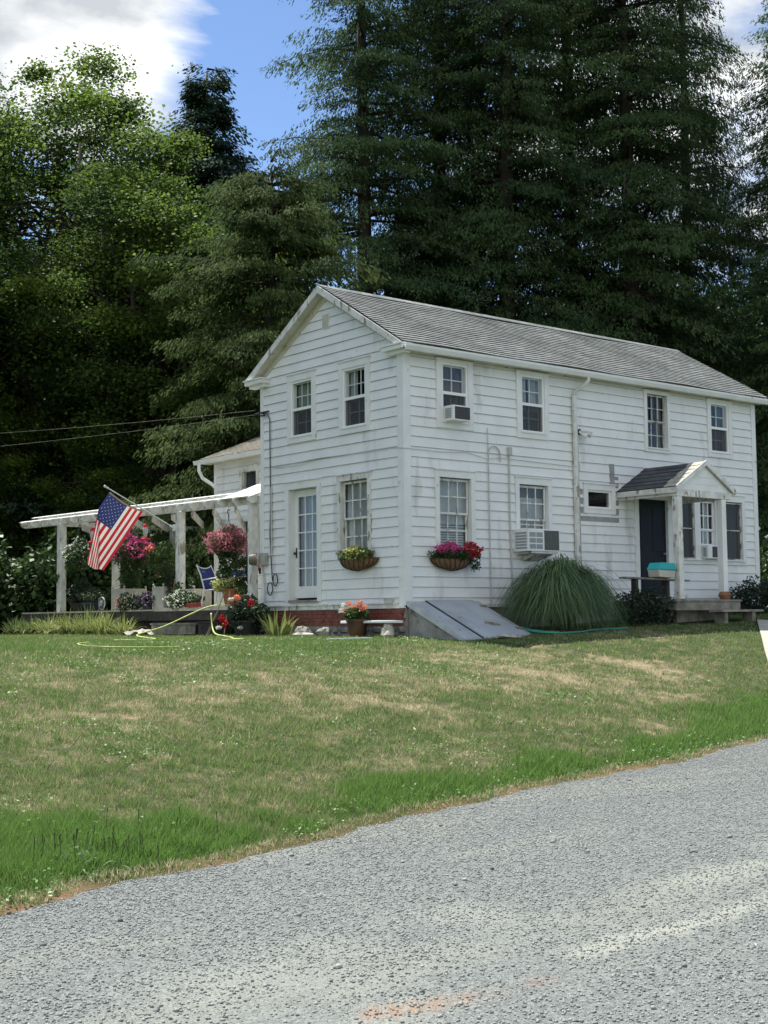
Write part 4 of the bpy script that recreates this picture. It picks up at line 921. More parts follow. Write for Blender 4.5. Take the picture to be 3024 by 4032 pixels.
cp = thing('gas_pipe', 'grey vent pipe with hooked top on the long wall above the bulkhead', 'pipe', (2.24, -0.05, 0))
hook = [(2.24+0.17*(1-math.cos(a)), -0.055, 3.06+0.17*math.sin(a)) for a in np.linspace(0, math.pi, 9)]
mb = MB(); mb.tube([(2.26, -0.055, 0.0), (2.245, -0.055, 1.7)]+hook+[(2.585, -0.055, 2.92)], 0.014, 6); mb.tube([(2.24, -0.05, 3.1), (2.235, -0.05, 3.6)], 0.009, 6); mb.build('pipe', 'pipe_grey', cp)
cp2 = thing('conduit', 'straight grey conduit with small head, right of the hooked pipe on the long wall', 'pipe', (2.85, -0.05, 0))
mb = MB(); mb.tube([(2.88, -0.05, 0.3), (2.84, -0.05, 1.8), (2.85, -0.05, 3.1)], 0.017, 6); mb.box((2.81, -0.09, 3.08), (2.90, -0.03, 3.24)); mb.build('pipe', 'pipe_grey', cp2)
# electric meter near the left corner
mt_ = thing('electric_meter', 'round electric meter on a grey box at the left corner of the gable', 'electric meter', (-0.08, 4.75, 1.0))
mb = MB(); mb.box((-0.13, 4.66, 0.90), (-0.03, 4.90, 1.17)); mb.build('box', 'meter_grey', mt_, bevel=0.008)
mb = MB(); mb.tube([(-0.13, 4.93, 1.03), (-0.20, 4.99, 1.03), (-0.27, 5.05, 1.03)], [0.14, 0.135, 0.11], 18); mb.build('dial_housing', 'meter_glass', mt_)
mb = MB(); mb.tube([(-0.07, 4.95, 1.17), (-0.07, 4.98, 2.3)], 0.022, 8); mb.tube([(-0.07, 4.83, 0.9), (-0.06, 4.75, 0.4), (-0.06, 4.72, -0.3)], 0.016, 8); mb.build('conduit', 'pipe_grey', mt_)
sv = thing('service_cable', 'black service cable down the gable wall ending in two coils', 'cable', (-0.06, 4.5, 1.0))
mb = MB(); pts = [(-0.06, 4.80, 4.30), (-0.06, 4.62, 4.27), (-0.06, 4.53, 4.12), (-0.055, 4.53, 3.0), (-0.055, 4.52, 2.2), (-0.055, 4.55, 1.6), (-0.055, 4.50, 0.9), (-0.055, 4.46, 0.55)]
mb.tube(pts, 0.013, 6)
def coil(cx, cz, rx, rz, n=16): return [(-0.07, cx+rx*math.cos(a), cz+rz*math.sin(a)) for a in np.linspace(0, 2*math.pi, n)]
mb.tube(coil(4.33, 0.56, 0.09, 0.13), 0.012, 6); mb.tube(coil(4.53, 0.37, 0.10, 0.14), 0.012, 6); mb.build('cable', 'black_metal', sv)
cv = thing('cable_conduit', 'pale conduit strapped beside the black cable on the gable wall', 'pipe', (-0.05, 4.5, 1.5))
mb = MB(); mb.tube([(-0.045, 4.505, 2.62), (-0.045, 4.50, 1.1)], 0.022, 8); mb.build('pipe', 'pipe_grey', cv)
tw = thing('telephone_wire', 'thin wire sagging along the gable and round the corner above the lower windows', 'wire', (-0.05, 2.5, 3.0))
mb = MB(); mb.tube([(-0.05, 4.45, 3.05), (-0.055, 3.6, 3.07), (-0.05, 2.85, 3.09), (-0.05, 1.65, 3.07), (-0.05, 0.25, 3.06), (-0.05, -0.05, 3.02), (0.15, -0.05, 3.02), (0.9, -0.045, 3.01), (1.65, -0.045, 3.05), (2.2, -0.06, 2.95), (2.6, -0.045, 3.0), (4.8, -0.045, 2.96)], 0.007, 5)
mb.tube([(-0.055, 4.4, 3.03), (-0.055, 3.4, 3.0), (-0.05, 2.85, 3.09)], 0.006, 5); mb.build('wire', 'pipe_grey', tw)
ws = thing('insulator', 'dark cable clamp at the upper left of the gable where the power lines arrive', 'cable clamp', (-0.06, 4.85, 4.28))
mb = MB(); mb.tube([(-0.03, 4.6, 4.33), (-0.08, 4.9, 4.32), (-0.10, 5.05, 4.31)], 0.02, 6); mb.tube([(-0.08, 4.85, 4.25), (-0.10, 4.66, 4.24)], 0.018, 6); mb.build('clamp', 'black_metal', ws)
def powerline(a, b, sag, lab):
    mb = MB(); a = Vector(a); b = Vector(b); pts = []
    for i in range(25):
        t = i/24; p = a.lerp(b, t); p.z -= sag*4*t*(1-t); pts.append(p)
    mb.tube(pts, 0.0045, 5); o = mb.build('power_line', 'weathered_wood', None); o['label'] = lab; o['category'] = 'power line'; o['group'] = 'overhead power lines'
powerline((-0.10, 5.05, 4.30), (-19.0, 36.0, 5.6), 1.0, 'lower overhead power line sagging left from the gable corner')
powerline((-0.10, 5.05, 4.40), (-17.0, 38.0, 7.0), 0.9, 'upper overhead power line running left from the gable corner')

# ------------------------------------------------------------------ pergola
pg = thing('pergola', 'peeling white wooden pergola over the side deck', 'pergola', (1.5, 10, -0.05))
for (x, y, zt2, w_) in ((0.0, 5.33, 2.32, 0.17), (0.0, 8.47, 2.34, 0.19), (0.0, 14.85, 2.44, 0.25), (1.67, 14.8, 2.40, 0.20), (3.56, 14.8, 2.40, 0.15)):
    mb = MB(); mb.box((x-0.07, y-w_/2, -0.10 if x or y < 10 else -0.6), (x+0.10, y+w_/2, zt2-0.003)); mb.build('post', 'trim_old', pg, bevel=0.008)
mb = MB()
mb.bar((0.015, 4.98, 2.385), (0.015, 17.2, 2.52), 0.05, 0.17); mb.bar((0.085, 5.1, 2.385), (0.085, 15.0, 2.50), 0.04, 0.16)
mb.build('front_beam', 'trim_old', pg)
mb = MB(); mb.box((-0.02, 14.74, 2.36), (5.2, 14.80, 2.50)); mb.build('side_beam', 'weathered_paint', pg)
# sloping boards: outer rafters with scalloped tails, showing their tops to the lawn
for i in range(20):
    y = 5.1+i*0.62; zb = 2.33+0.0105*(y-5)
    L = 0.98 if i < 2 else 0.62
    mb = MB()
    pts = [(-0.26, zb+0.03), (-0.18, zb-0.03), (-0.08, zb-0.01), (0.0, zb+0.02), (L, zb+0.02+0.388*L), (L, zb+0.11+0.405*L), (-0.26, zb+0.11)]
    mb.prism(pts, 1, y, y+0.05); mb.build('rafter', 'trim_old', pg)
mb = MB()
for i in range(9):
    y0_ = 5.02+i*1.35; y1_ = y0_+1.34; za = 2.45+0.0105*(y0_-5); zb = 2.45+0.0105*(y1_-5); s0 = 0.385
    for j in ((0, 1, 2, 3) if i == 0 else (0, 1)):
        xa, xb = (-0.20+j*0.36, -0.20+j*0.36+0.30) if i == 0 else (-0.20+j*0.37, -0.12+j*0.37)
        mb._add([(xa, y0_, za+(xa+.26)*s0), (xa, y1_, zb+(xa+.26)*s0), (xb, y1_, zb+(xb+.26)*s0), (xb, y0_, za+(xb+.26)*s0),
                 (xa, y0_, za+(xa+.26)*s0-0.02), (xa, y1_, zb+(xa+.26)*s0-0.02), (xb, y1_, zb+(xb+.26)*s0-0.02), (xb, y0_, za+(xb+.26)*s0-0.02)],
                [(0, 1, 2, 3), (7, 6, 5, 4), (0, 4, 5, 1), (1, 5, 6, 2), (2, 6, 7, 3), (3, 7, 4, 0)])
mb.build('top_boards', 'trim_old', pg)
# long cross rafters seen from below
az = R(25)
for i in range(9):
    y = 6.2+i*0.95; x1_ = 2.95 if y < 11 else 3.3
    mb = MB(); mb.bar((0.12, y, 2.28), (x1_, y+(x1_)/math.tan(R(36)), 2.34), 0.05, 0.17); mb.build('cross_rafter', 'weathered_paint', pg)
# side deck
dk = thing('side_deck', 'low weathered deck with dark skirting under the pergola', 'deck', (1.4, 10.5, -0.1))
mb = MB()
for i in range(23): mb.box((-0.25+i*0.14, HW+0.06, -0.062), (-0.25+i*0.14+0.133, 16.8, -0.022))
mb.build('boards', 'whitewashed_deck', dk)
mb = MB(); mb.box((-0.29, HW+0.4, -0.075), (-0.25, 9.2, 0.012)); mb.build('edge_board', 'whitewashed_deck', dk)
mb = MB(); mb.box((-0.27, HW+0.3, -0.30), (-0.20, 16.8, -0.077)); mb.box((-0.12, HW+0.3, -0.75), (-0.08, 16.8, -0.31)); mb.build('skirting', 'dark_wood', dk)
mb = MB(); mb.box((-0.75, 6.62, -0.40), (-0.30, 8.6, -0.36)); mb.box((-0.72, 6.64, -0.62), (-0.68, 8.58, -0.402)); mb.build('step', 'weathered_wood', dk)
mb = MB(); mb.box((-0.70, 5.7, -0.36), (-0.30, 6.58, -0.33)); mb.box((-0.67, 5.72, -0.70), (-0.30, 6.55, -0.362)); mb.build('step', 'dark_wood', dk)

# ------------------------------------------------------------------ flag and pole
fp = thing('flagpole', 'grey metal flagpole slanting out from the pergola post', 'flagpole', (-0.1, 8.62, 1.95))
pb, pt_ = Vector((-0.09, 8.60, 1.955)), Vector((-1.586, 9.281, 2.938))
mb = MB(); mb.tube([pb, pt_], 0.015, 10); mb.build('pole', 'flag_pole', fp)
dv = (pt_-pb).normalized()
mb = MB(); mb.tube([pt_-dv*0.10, pt_-dv*0.07, pt_-dv*0.03, pt_, pt_+dv*0.03, pt_+dv*0.05], [0.017, 0.026, 0.018, 0.030, 0.034, 0.012], 12); mb.build('finial', 'flag_pole', fp)
mb = MB(); mb.tube([pb-dv*0.02, pb+dv*0.12], 0.028, 10); mb.box((-0.098, 8.54, 1.88), (-0.07, 8.66, 2.04)); mb.build('bracket', 'trim', fp)
fo = Vector((-2.001, 9.468, 3.156)); fx = Vector((1.263, -0.569, 0.024)); fy = Vector((0.004, -0.001, -1.403)); fn = fx.cross(fy).normalized()
def flag_pt(h, f):
    """h 0..1 along the hoist (0 = tip end), f 0..1 along the fly; folded back where it hangs past the crease"""
    bow = 0.05*math.sin(math.pi*h)
    ax_, ay_ = 0.385+0.585*h, 0.27+0.33*h+bow
    x = ax_+f*(-0.670); y = ay_+f*1.0
    dep = 0.02*math.sin(h*5+f*3)
    cr_ = 0.215
    if x < cr_:
        s = cr_-x; x = cr_-0.39*s; y = y+0.40*s; dep -= 0.02+0.10*min(1, s*3)+0.03*math.sin(s*22)
    else: dep += 0.03*math.exp(-(x-cr_)*9)
    return fo + fx*x + fy*y + fn*dep*-1
NH, NF = 52, 60
def fmat(u, v):
    h, f = u, v
    st = int(h*13)
    if h < 7/13 and f < 0.4: return 2
    return 0 if st % 2 == 0 else 1
flag = thing('flag', 'United States flag hanging from the slanting pole', 'flag', tuple(flag_pt(0.5, 0.0)))
mb = MB(); mb.grid(lambda a, b: flag_pt(a, b), NH, NF, mf=fmat)
for r_ in range(9):
    for c in range(11):
        if (r_+c) % 2: continue
        hc, fc = (r_+1)/10*7/13, (c+1)/12*0.4
        for side in (1, -1):
            vs = []
            for k in range(10):
                rad = (0.0165 if k % 2 == 0 else 0.0068); a = k*math.pi/5
                q = flag_pt(hc+rad*math.cos(a)/0.91, fc+rad*math.sin(a)/1.52) + fn*0.003*side; vs.append(q)
            vs.append(sum(vs, Vector())/10)
            mb._add(vs, [(k, (k+1) % 10, 10) for k in range(10)], 1)
mb.build('cloth', ['flag_red', 'flag_white', 'flag_blue'], flag, recalc=False)
mb = MB(); mb.grid(lambda a, b: flag_pt(a, -0.025+0.025*b), 30, 1); mb.build('hoist_tape', 'bamboo', flag, recalc=False)

# ------------------------------------------------------------------ plants: generic leaf clouds
def cloud(name, c, rad, n, leaf, m, parent=None, seed=0, shell=0.55, lo=0.0, hi=1.0, up=0.5, squash=None, tint_up=0.5, **kw):
    """leafy or flowery mass filling an ellipsoid of radii rad round c"""
    g = np.random.default_rng(seed); d = rand_dirs(n, g); r = (shell+(1-shell)*g.random(n))**0.7
    lump = 1+0.16*np.sin(d[:, 0]*5+seed)+0.14*np.sin(d[:, 1]*6+seed*2)+0.10*np.sin(d[:, 2]*7)
    P = d*r[:, None]*lump[:, None]*np.array(rad)
    if squash: P[:, 2] = np.where(P[:, 2] < 0, P[:, 2]*squash, P[:, 2])
    Dn = nrm(rand_dirs(n, g)*0.9 + d*0.5 + [0, 0, up*0.4]); S = nrm(np.cross(Dn, rand_dirs(n, g)))
    L = leaf*(0.6+0.8*g.random(n)); V, F = leaf_geo(P+np.array(c), Dn, S, L, L*0.62, 0.12)
    lm = 0.5+0.5*np.sin(d[:, 0]*6+seed*1.3)*np.sin(d[:, 1]*7+seed)*np.cos(d[:, 2]*6+seed*0.7)
    t = np.clip(lo+(hi-lo)*(0.65*g.random(n)+0.4*lm), 0, 1)
    me = fast_mesh(name, V, F, m, tint=t)
    o = obj(name, me, parent, **kw)
    if parent is not None: me.transform(Matrix.Translation(-parent.location))
    return o
def pot(name, c, r0, r1, h, m, parent, rim=True):
    mb = MB(); pr = [(r0, 0), (r1, h*0.86)]+([(r1*1.08, h*0.86), (r1*1.08, h), (r1*0.92, h), (r1*0.9, h*0.9)] if rim else [(r1, h), (r1*0.9, h)])
    mb.lathe(c, pr, 20); return mb.build(name, m, parent, smooth=False)

# wall baskets
def wall_basket(c, M, half, label, mats_):
    t = thing('wall_basket', label, 'flower basket', c, 'coir wall baskets under the windows')
    u, z = (c[1], c[2]) if M is Mg else (c[0], c[2])
    mb = MB(M)
    def f(s, q):
        a = math.pi*s; k = math.cos(q*math.pi/2)**0.6*0.985+0.015; x = -math.cos(a)*half*k; o = 0.03+math.sin(a)*0.24*k
        return (u+x, o, z-0.24*math.sin(q*math.pi/2)**1.0*(0.75+0.25*math.sin(a)))
    mb.grid(f, 24, 8); mb.build('coir_liner', 'coir', t, recalc=False, smooth=True)
    mb = MB()
    for i in range(12):
        s = (i+0.5)/12; pts = [Vector(M(*[v*1.0 for v in f(s+0.03*q, q)])) for q in np.linspace(0, 0.97, 7)]
        ctr = Vector(M(u, 0.0, z)); pts = [p+(p-ctr).normalized()*0.008 for p in pts]; mb.tube(pts, 0.007, 5)
    mb.tube([Vector(M(*f(s, 0.0))) for s in np.linspace(0, 1, 17)], 0.010, 6); mb.build('wire_frame', 'black_metal', t)
    return t
tb = wall_basket((-0.12, 1.37, 0.90), Mg, 0.60, 'brown wall basket of pale green and grey plants under the gable window', None)
cloud('foliage', (-0.16, 1.30, 0.99), (0.16, 0.52, 0.13), 900, 0.07, 'lily_blade', tb, 11, lo=0.0, hi=0.8)
cloud('pale_plant', (-0.18, 1.36, 1.02), (0.13, 0.25, 0.15), 800, 0.05, 'petal_yellow', tb, 12, lo=0.0, hi=0.45)
tb = wall_basket((1.14, -0.12, 0.87), Ml, 0.53, 'brown wall basket of pink and red geraniums under the long wall window', None)
cloud('foliage', (1.12, -0.18, 0.94), (0.52, 0.16, 0.11), 1200, 0.06, 'shrub_leaf', tb, 13, lo=0, hi=0.5)
cloud('foliage', (1.66, -0.22, 0.84), (0.12, 0.10, 0.22), 350, 0.05, 'shrub_leaf', tb, 17, lo=0, hi=0.5)
cloud('pink_blossoms', (0.98, -0.2, 1.06), (0.36, 0.15, 0.11), 750, 0.055, 'petal_magenta', tb, 14, shell=0.7)
cloud('red_blossoms', (1.56, -0.22, 1.04), (0.26, 0.13, 0.15), 480, 0.055, 'petal_red', tb, 15, shell=0.75)

# hanging baskets
def hanging(c, top, rad, label, petals, seed, leafn=2600, fln=2600, trail=0, fl_up=0.1, leaf='shrub_leaf', fl_scale=1.0):
    t = thing('hanging_basket', label, 'hanging basket', c, 'baskets hanging from the pergola')
    mb = MB(); mb.lathe((c[0], c[1], c[2]-rad[2]*0.35), [(0.08, -0.16), (0.16, -0.08), (0.19, 0.03), (0.17, 0.03)], 16); mb.build('basket', 'black_pot', t)
    mb = MB(); zz = c[2]+rad[2]*0.6; hk = top-0.28
    for a in (0, 2.1, 4.2): mb.tube([(c[0]+0.17*math.cos(a), c[1]+0.17*math.sin(a), zz-0.1), (c[0], c[1], hk)], 0.004, 4)
    mb.tube([(c[0], c[1], hk), (c[0], c[1]+0.0, hk+0.10), (c[0], c[1]+0.05, hk+0.16), (c[0], c[1]+0.02, hk+0.22), (c[0], c[1]-0.05, hk+0.2)], 0.012, 6); mb.tube([(c[0], c[1], hk+0.2), (c[0], c[1], top)], 0.003, 4)
    mb.build('hook', 'black_metal', t)
    cloud('foliage', c, tuple(r*0.93 for r in rad), leafn, 0.06, leaf, t, seed, lo=0, hi=0.8)
    if trail: cloud('trailing_foliage', (c[0], c[1], c[2]-trail*0.7), (rad[0]*0.6, rad[1]*0.6, trail), 1500, 0.06, leaf, t, seed+1, lo=0.0, hi=0.55)
    for i, (pm, cz, sc_, nn) in enumerate(petals):
        cloud(pm.replace('petal_', '')+'_blossoms', (c[0], c[1], c[2]+cz), tuple(r*sc_ for r in rad), nn, 0.058*fl_scale, pm, t, seed+5+i, shell=0.86, squash=0.8)
    return t
hanging((-0.05, 6.22, 1.47), 2.30, (0.46, 0.46, 0.36), 'big round hanging basket of dusty pink petunias beside the house corner', [('petal_pink', 0.0, 1.0, 2600), ('petal_pink', 0.0, 0.85, 1500)], 20, fln=0, trail=0.42, fl_scale=0.85)
hanging((-0.0, 10.85, 1.47), 2.36, (0.46, 0.62, 0.36), 'hanging basket of magenta petunias behind the flag', [('petal_magenta', 0.06, 1.0, 1700)], 30, leafn=3200, trail=0.5)
hanging((-0.0, 13.75, 1.45), 2.40, (0.45, 0.55, 0.38), 'hanging basket of pale white flowers next to the left pergola post', [('petal_white', 0.12, 0.95, 380)], 40, leafn=3200)
# hummingbird feeders
def feeder(y, z, label):
    t = thing('hummingbird_feeder', label, 'bird feeder', (0.0, y, z), 'hummingbird feeders')
    mb = MB(); mb.lathe((0, y, z), [(0.03, 0.0), (0.13, 0.0), (0.14, 0.02), (0.12, 0.045), (0.05, 0.06)], 16); mb.build('tray', 'feeder_red', t)
    mb = MB(); mb.lathe((0, y, z), [(0.05, 0.06), (0.045, 0.12), (0.065, 0.2), (0.07, 0.28), (0.05, 0.33)], 16); mb.build('bottle', 'feeder_clear', t, smooth=True)
    mb = MB(); mb.lathe((0, y, z), [(0.055, 0.33), (0.06, 0.36), (0.03, 0.41), (0.01, 0.42)], 14); mb.tube([(0, y, z+0.42), (0, y, z+0.62)], 0.004, 4); mb.build('cap', 'feeder_red', t)
feeder(10.15, 1.74, 'red and clear hummingbird feeder between the flag and the middle post')
feeder(13.0, 1.80, 'red hummingbird feeder half hidden left of the flag')

# ------------------------------------------------------------------ deck furniture
def chair(x, y, ang, label):
    t = thing('patio_chair', label, 'patio chair', (x, y, -0.02), 'blue sling patio chairs')
    M = Matrix.Translation((x, y, -0.02)) @ Matrix.Rotation(ang, 4, 'Z'); T = lambda p: tuple(M @ Vector(p))
    mb = MB()
    for s in (-0.27, 0.27):
        mb.tube([T(p) for p in ((s, 0.30, 0), (s, 0.24, 0.25), (s, 0.20, 0.46), (s, 0.30, 0.78), (s, 0.42, 1.02))], 0.016, 8)
        mb.tube([T(p) for p in ((s, -0.28, 0), (s, -0.25, 0.3), (s, -0.24, 0.66), (s, -0.12, 0.70), (s, 0.26, 0.66))], 0.016, 8)
        mb.tube([T(p) for p in ((s, -0.25, 0.44), (s, 0.2, 0.42))], 0.013, 6)
    mb.tube([T((s, 0.41-abs(s)*0.0, 1.0-0.06*(1-(s/0.27)**2))) for s in np.linspace(-0.27, 0.27, 9)], 0.013, 6); mb.tube([T(p) for p in ((-0.27, -0.25, 0.43), (0.27, -0.25, 0.43))], 0.013, 6)
    mb.build('frame', 'chair_frame', t)
    mb = MB(lambda u, v, w: T((u, v, w)))
    prof = [(-0.25, 0.445), (-0.1, 0.43), (0.08, 0.42), (0.18, 0.44), (0.21, 0.52), (0.26, 0.70), (0.32, 0.84), (0.40, 0.99)]
    def fs(a, b):
        k = b*(len(prof)-1); i = min(int(k), len(prof)-2); f = k-i
        return (-0.255+0.51*a, prof[i][0]*(1-f)+prof[i+1][0]*f, prof[i][1]*(1-f)+prof[i+1][1]*f-0.02*math.sin(math.pi*a)-(0.05*math.sin(math.pi*a) if b > 0.95 else 0))
    mb.grid(fs, 6, 21); mb.build('sling', 'sling_blue', t, recalc=False, smooth=True)
    return t
chair(0.15, 7.0, R(20), 'blue sling patio chair with its back to the lawn, left of the terracotta pot')
chair(0.85, 7.5, R(-55), 'blue sling patio chair turned sideways behind the yellow-green potted plant')
chair(0.35, 5.0+0.35, R(200), 'white-framed patio chair half hidden behind the corner post')
tbt = thing('patio_table', 'round glass-topped patio table with white rim on the deck', 'table', (0.9, 6.4, -0.02))
mb = MB(); mb.lathe((0.9, 6.4, 0.70), [(0.58, 0.0), (0.60, 0.012), (0.60, 0.03), (0.58, 0.035)], 28); mb.build('top', 'chair_frame', tbt)
mb = MB()
for a in (0.5, 2.1, 3.7, 5.3):
    mb = MB(); mb.tube([(0.9+0.42*math.cos(a), 6.4+0.42*math.sin(a), 0.70), (0.9+0.48*math.cos(a), 6.4+0.48*math.sin(a), -0.02)], 0.016, 8); mb.build('leg', 'chair_frame', tbt)
pf = thing('table_flowers', 'small pot of bright pink flowers on the deck behind the corner post', 'flower pot', (0.55, 5.75, 0.735))
pot('pot', (0.55, 5.75, 0.735), 0.06, 0.09, 0.14, 'black_pot', pf); cloud('pink_blossoms', (0.55, 5.75, 0.98), (0.13, 0.13, 0.14), 260, 0.06, 'petal_pink', pf, 51)

def flowerpot(c, r0, r1, h, m, label, clouds, cat='flower pot', group=None, name='flower_pot'):
    t = thing(name, label, cat, c, group); pot('pot', c, r0, r1, h, m, t)
    for i, (nm, dz, rad, n, lf, mt2, kw) in enumerate(clouds):
        cloud(nm, (c[0]+kw.pop('dx', 0), c[1]+kw.pop('dy', 0), c[2]+dz), rad, n, lf, mt2, t, int(abs(c[1]*100))+i, **kw)
    return t
flowerpot((-0.12, 6.02, -0.02), 0.13, 0.205, 0.42, 'terracotta', 'tall terracotta pot of yellow-green flowers at the deck edge',
          [('foliage', 0.50, (0.30, 0.36, 0.16), 1300, 0.06, 'lily_blade', dict(lo=0.2, hi=1, dy=0.12)), ('yellow_blossoms', 0.53, (0.30, 0.36, 0.17), 600, 0.05, 'petal_yellow', dict(dy=0.12, shell=0.8)),
           ('tall_foliage', 0.74, (0.16, 0.22, 0.26), 700, 0.06, 'shrub_leaf', dict(dy=0.3))])
flowerpot((-0.05, 5.68, -0.02), 0.11, 0.16, 0.28, 'terracotta_shade', 'shaded terracotta pot squeezed against the corner post',
          [('foliage', 0.42, (0.16, 0.17, 0.15), 500, 0.05, 'shrub_leaf', {}), ('leggy_foliage', 0.85, (0.17, 0.2, 0.38), 900, 0.06, 'shrub_leaf', dict(hi=0.5)), ('yellow_blossoms', 0.40, (0.15, 0.15, 0.1), 120, 0.05, 'petal_yellow', {}), ('red_blossoms', 1.0, (0.08, 0.08, 0.06), 50, 0.05, 'petal_red', {})])
flowerpot((-0.15, 7.95, -0.02), 0.14, 0.2, 0.16, 'black_pot', 'mound of white impatiens at the foot of the middle post',
          [('foliage', 0.20, (0.30, 0.62, 0.22), 2200, 0.06, 'shrub_leaf', dict(dy=0.05)), ('white_blossoms', 0.22, (0.30, 0.62, 0.23), 750, 0.05, 'petal_white', dict(dy=0.05, shell=0.85))], group='flower mounds along the deck edge')
flowerpot((-0.15, 9.65, -0.02), 0.13, 0.19, 0.18, 'navy_pot', 'dark pot of purple flowers between the two white planter boxes',
          [('foliage', 0.24, (0.25, 0.42, 0.18), 1400, 0.05, 'dark_shrub_leaf', {}), ('purple_blossoms', 0.26, (0.26, 0.43, 0.19), 620, 0.045, 'petal_purple', {})], group='flower mounds along the deck edge')
flowerpot((-0.17, 10.65, -0.02), 0.13, 0.19, 0.16, 'black_pot', 'mixed pink and white flowers in front of the left planter box',
          [('foliage', 0.2, (0.26, 0.55, 0.22), 1700, 0.05, 'shrub_leaf', dict(hi=0.6)), ('pink_blossoms', 0.2, (0.24, 0.28, 0.18), 330, 0.045, 'petal_pink', dict(dy=0.3)), ('white_blossoms', 0.22, (0.25, 0.3, 0.22), 330, 0.045, 'petal_white', dict(dy=-0.2))], group='flower mounds along the deck edge')
flowerpot((-0.1, 12.75, -0.02), 0.2, 0.30, 0.22, 'navy_pot', 'navy blue tub of yellow-leaved plants left of the hubcap',
          [('foliage', 0.36, (0.3, 0.5, 0.20), 1300, 0.06, 'dark_shrub_leaf', {}), ('yellow_foliage', 0.36, (0.24, 0.42, 0.14), 260, 0.06, 'lily_blade', dict(lo=0.5))])
flowerpot((0.15, 13.9, -0.02), 0.2, 0.28, 0.22, 'black_pot', 'dark bushy potted plant by the left pergola post',
          [('foliage', 0.50, (0.35, 0.6, 0.34), 2200, 0.07, 'dark_shrub_leaf', {})])
# white slatted planter boxes
def planter(x, y, w_, h, label, seed):
    t = thing('planter_box', label, 'planter box', (x, y, -0.02), 'white slatted planter boxes')
    z0 = -0.02; mb = MB()
    for k in range(9):
        s = -w_/2+w_*(k+0.5)/9
        for dx_ in (-w_/2, w_/2): mb.box((x+dx_-0.008, y+s-w_/22, z0+0.03), (x+dx_+0.008, y+s+w_/22, z0+h-0.03)); mb.box((x+s-w_/22, y+dx_-0.008, z0+0.03), (x+s+w_/22, y+dx_+0.008, z0+h-0.03))
    mb.build('panels', 'beige_plastic', t)
    mb = MB()
    for a in (-1, 1):
        for b in (-1, 1):
            cx, cy = x+a*w_/2, y+b*w_/2; mb.box((cx-0.022, cy-0.022, z0), (cx+0.022, cy+0.022, z0+h)); mb.lathe((cx, cy, z0+h), [(0.012, 0), (0.012, 0.015), (0.028, 0.035), (0.024, 0.055), (0.004, 0.068)], 10)
        mb.box((x+a*w_/2-0.014, y-w_/2, z0+h-0.04), (x+a*w_/2+0.014, y+w_/2, z0+h-0.01)); mb.box((x-w_/2, y+a*w_/2-0.014, z0+h-0.04), (x+w_/2, y+a*w_/2+0.014, z0+h-0.01))
    mb.build('corner_posts', 'beige_plastic', t)
    mb = MB(); mb.box((x-w_/2+0.02, y-w_/2+0.02, z0+0.02), (x+w_/2-0.02, y+w_/2-0.02, z0+h-0.08)); mb.build('soil', 'dark_wood', t)
    cloud('rose_foliage', (x, y, z0+h+0.18), (0.26, 0.3, 0.3), 700, 0.06, 'shrub_leaf', t, seed, shell=0.2, hi=0.5)
    return t
planter(0.12, 11.2, 0.62, 0.56, 'left white slatted planter box, beside the hubcap', 61)
t = planter(0.0, 9.08, 0.48, 0.56, 'white slatted planter box against the middle pergola post', 62)
cloud('pink_blossoms', (0.0, 9.5, 0.82), (0.08, 0.1, 0.06), 60, 0.05, 'petal_pink', t, 63)
planter(1.9, 10.75, 0.5, 0.56, 'white slatted planter box further back, seen right of the middle post', 64)
# climbing vine on the middle post
vn = thing('climbing_vine', 'leafy hibiscus vine climbing beside the middle pergola post, one coral flower', 'vine', (-0.05, 8.9, -0.02))
mb = MB(); mb.tube([(-0.05, 8.75, -0.05), (-0.1, 8.72, 0.5), (-0.02, 8.8, 1.0), (0.0, 9.1, 1.3), (-0.05, 9.5, 1.45)], 0.014, 5); mb.tube([(-0.1, 8.65, -0.6), (-0.13, 8.6, 0.2), (-0.12, 8.5, 0.7)], 0.012, 5); mb.build('stem', 'bamboo', vn)
cloud('foliage', (0.02, 9.35, 1.28), (0.3, 0.62, 0.34), 1500, 0.075, 'shrub_leaf', vn, 71, shell=0.25)
cloud('foliage', (-0.1, 8.72, 0.62), (0.12, 0.2, 0.55), 500, 0.06, 'dark_shrub_leaf', vn, 72, shell=0.2)
cloud('foliage', (-0.12, 8.35, 0.25), (0.12, 0.16, 0.42), 500, 0.06, 'shrub_leaf', vn, 74, shell=0.2)
cloud('coral_flower', (-0.2, 9.55, 1.5), (0.07, 0.14, 0.05), 60, 0.09, 'petal_coral', vn, 73)
# hubcap ornament
hb = thing('hubcap', 'silver wheel hubcap leaning at the deck edge', 'hubcap', (-0.22, 12.0, 0.17))
Mh = lambda u, v, w: (-0.22-w, 12.0+u, 0.17+v)
mb = MB(Mh)
for r0, r1, w0 in ((0.17, 0.155, 0.0), (0.075, 0.0, 0.02)): mb.lathe((0, 0, w0), [(r0, 0), (r0, 0.03), (max(r1, 0.001), 0.035), (max(r1, 0.001), 0.0)], 24)
mb.build('rim', 'galvanised', hb)
mb = MB(Mh)
for k in range(7):
    a = k*2*math.pi/7; mb.bar((0.03*math.cos(a), 0.03*math.sin(a), 0.02), (0.165*math.cos(a+0.4), 0.165*math.sin(a+0.4), 0.015), 0.02, 0.015)
mb.build('spokes', 'galvanised', hb)
t = thing('loose_brick', 'red brick lying on the deck edge', 'brick', (-0.2, 7.4, -0.02)); mb = MB(); mb.box((-0.34, 7.16, 0.014), (-0.2, 7.62, 0.10), jit=0.006); mb.build('brick', 'red_brick_loose', t, bevel=0.006)

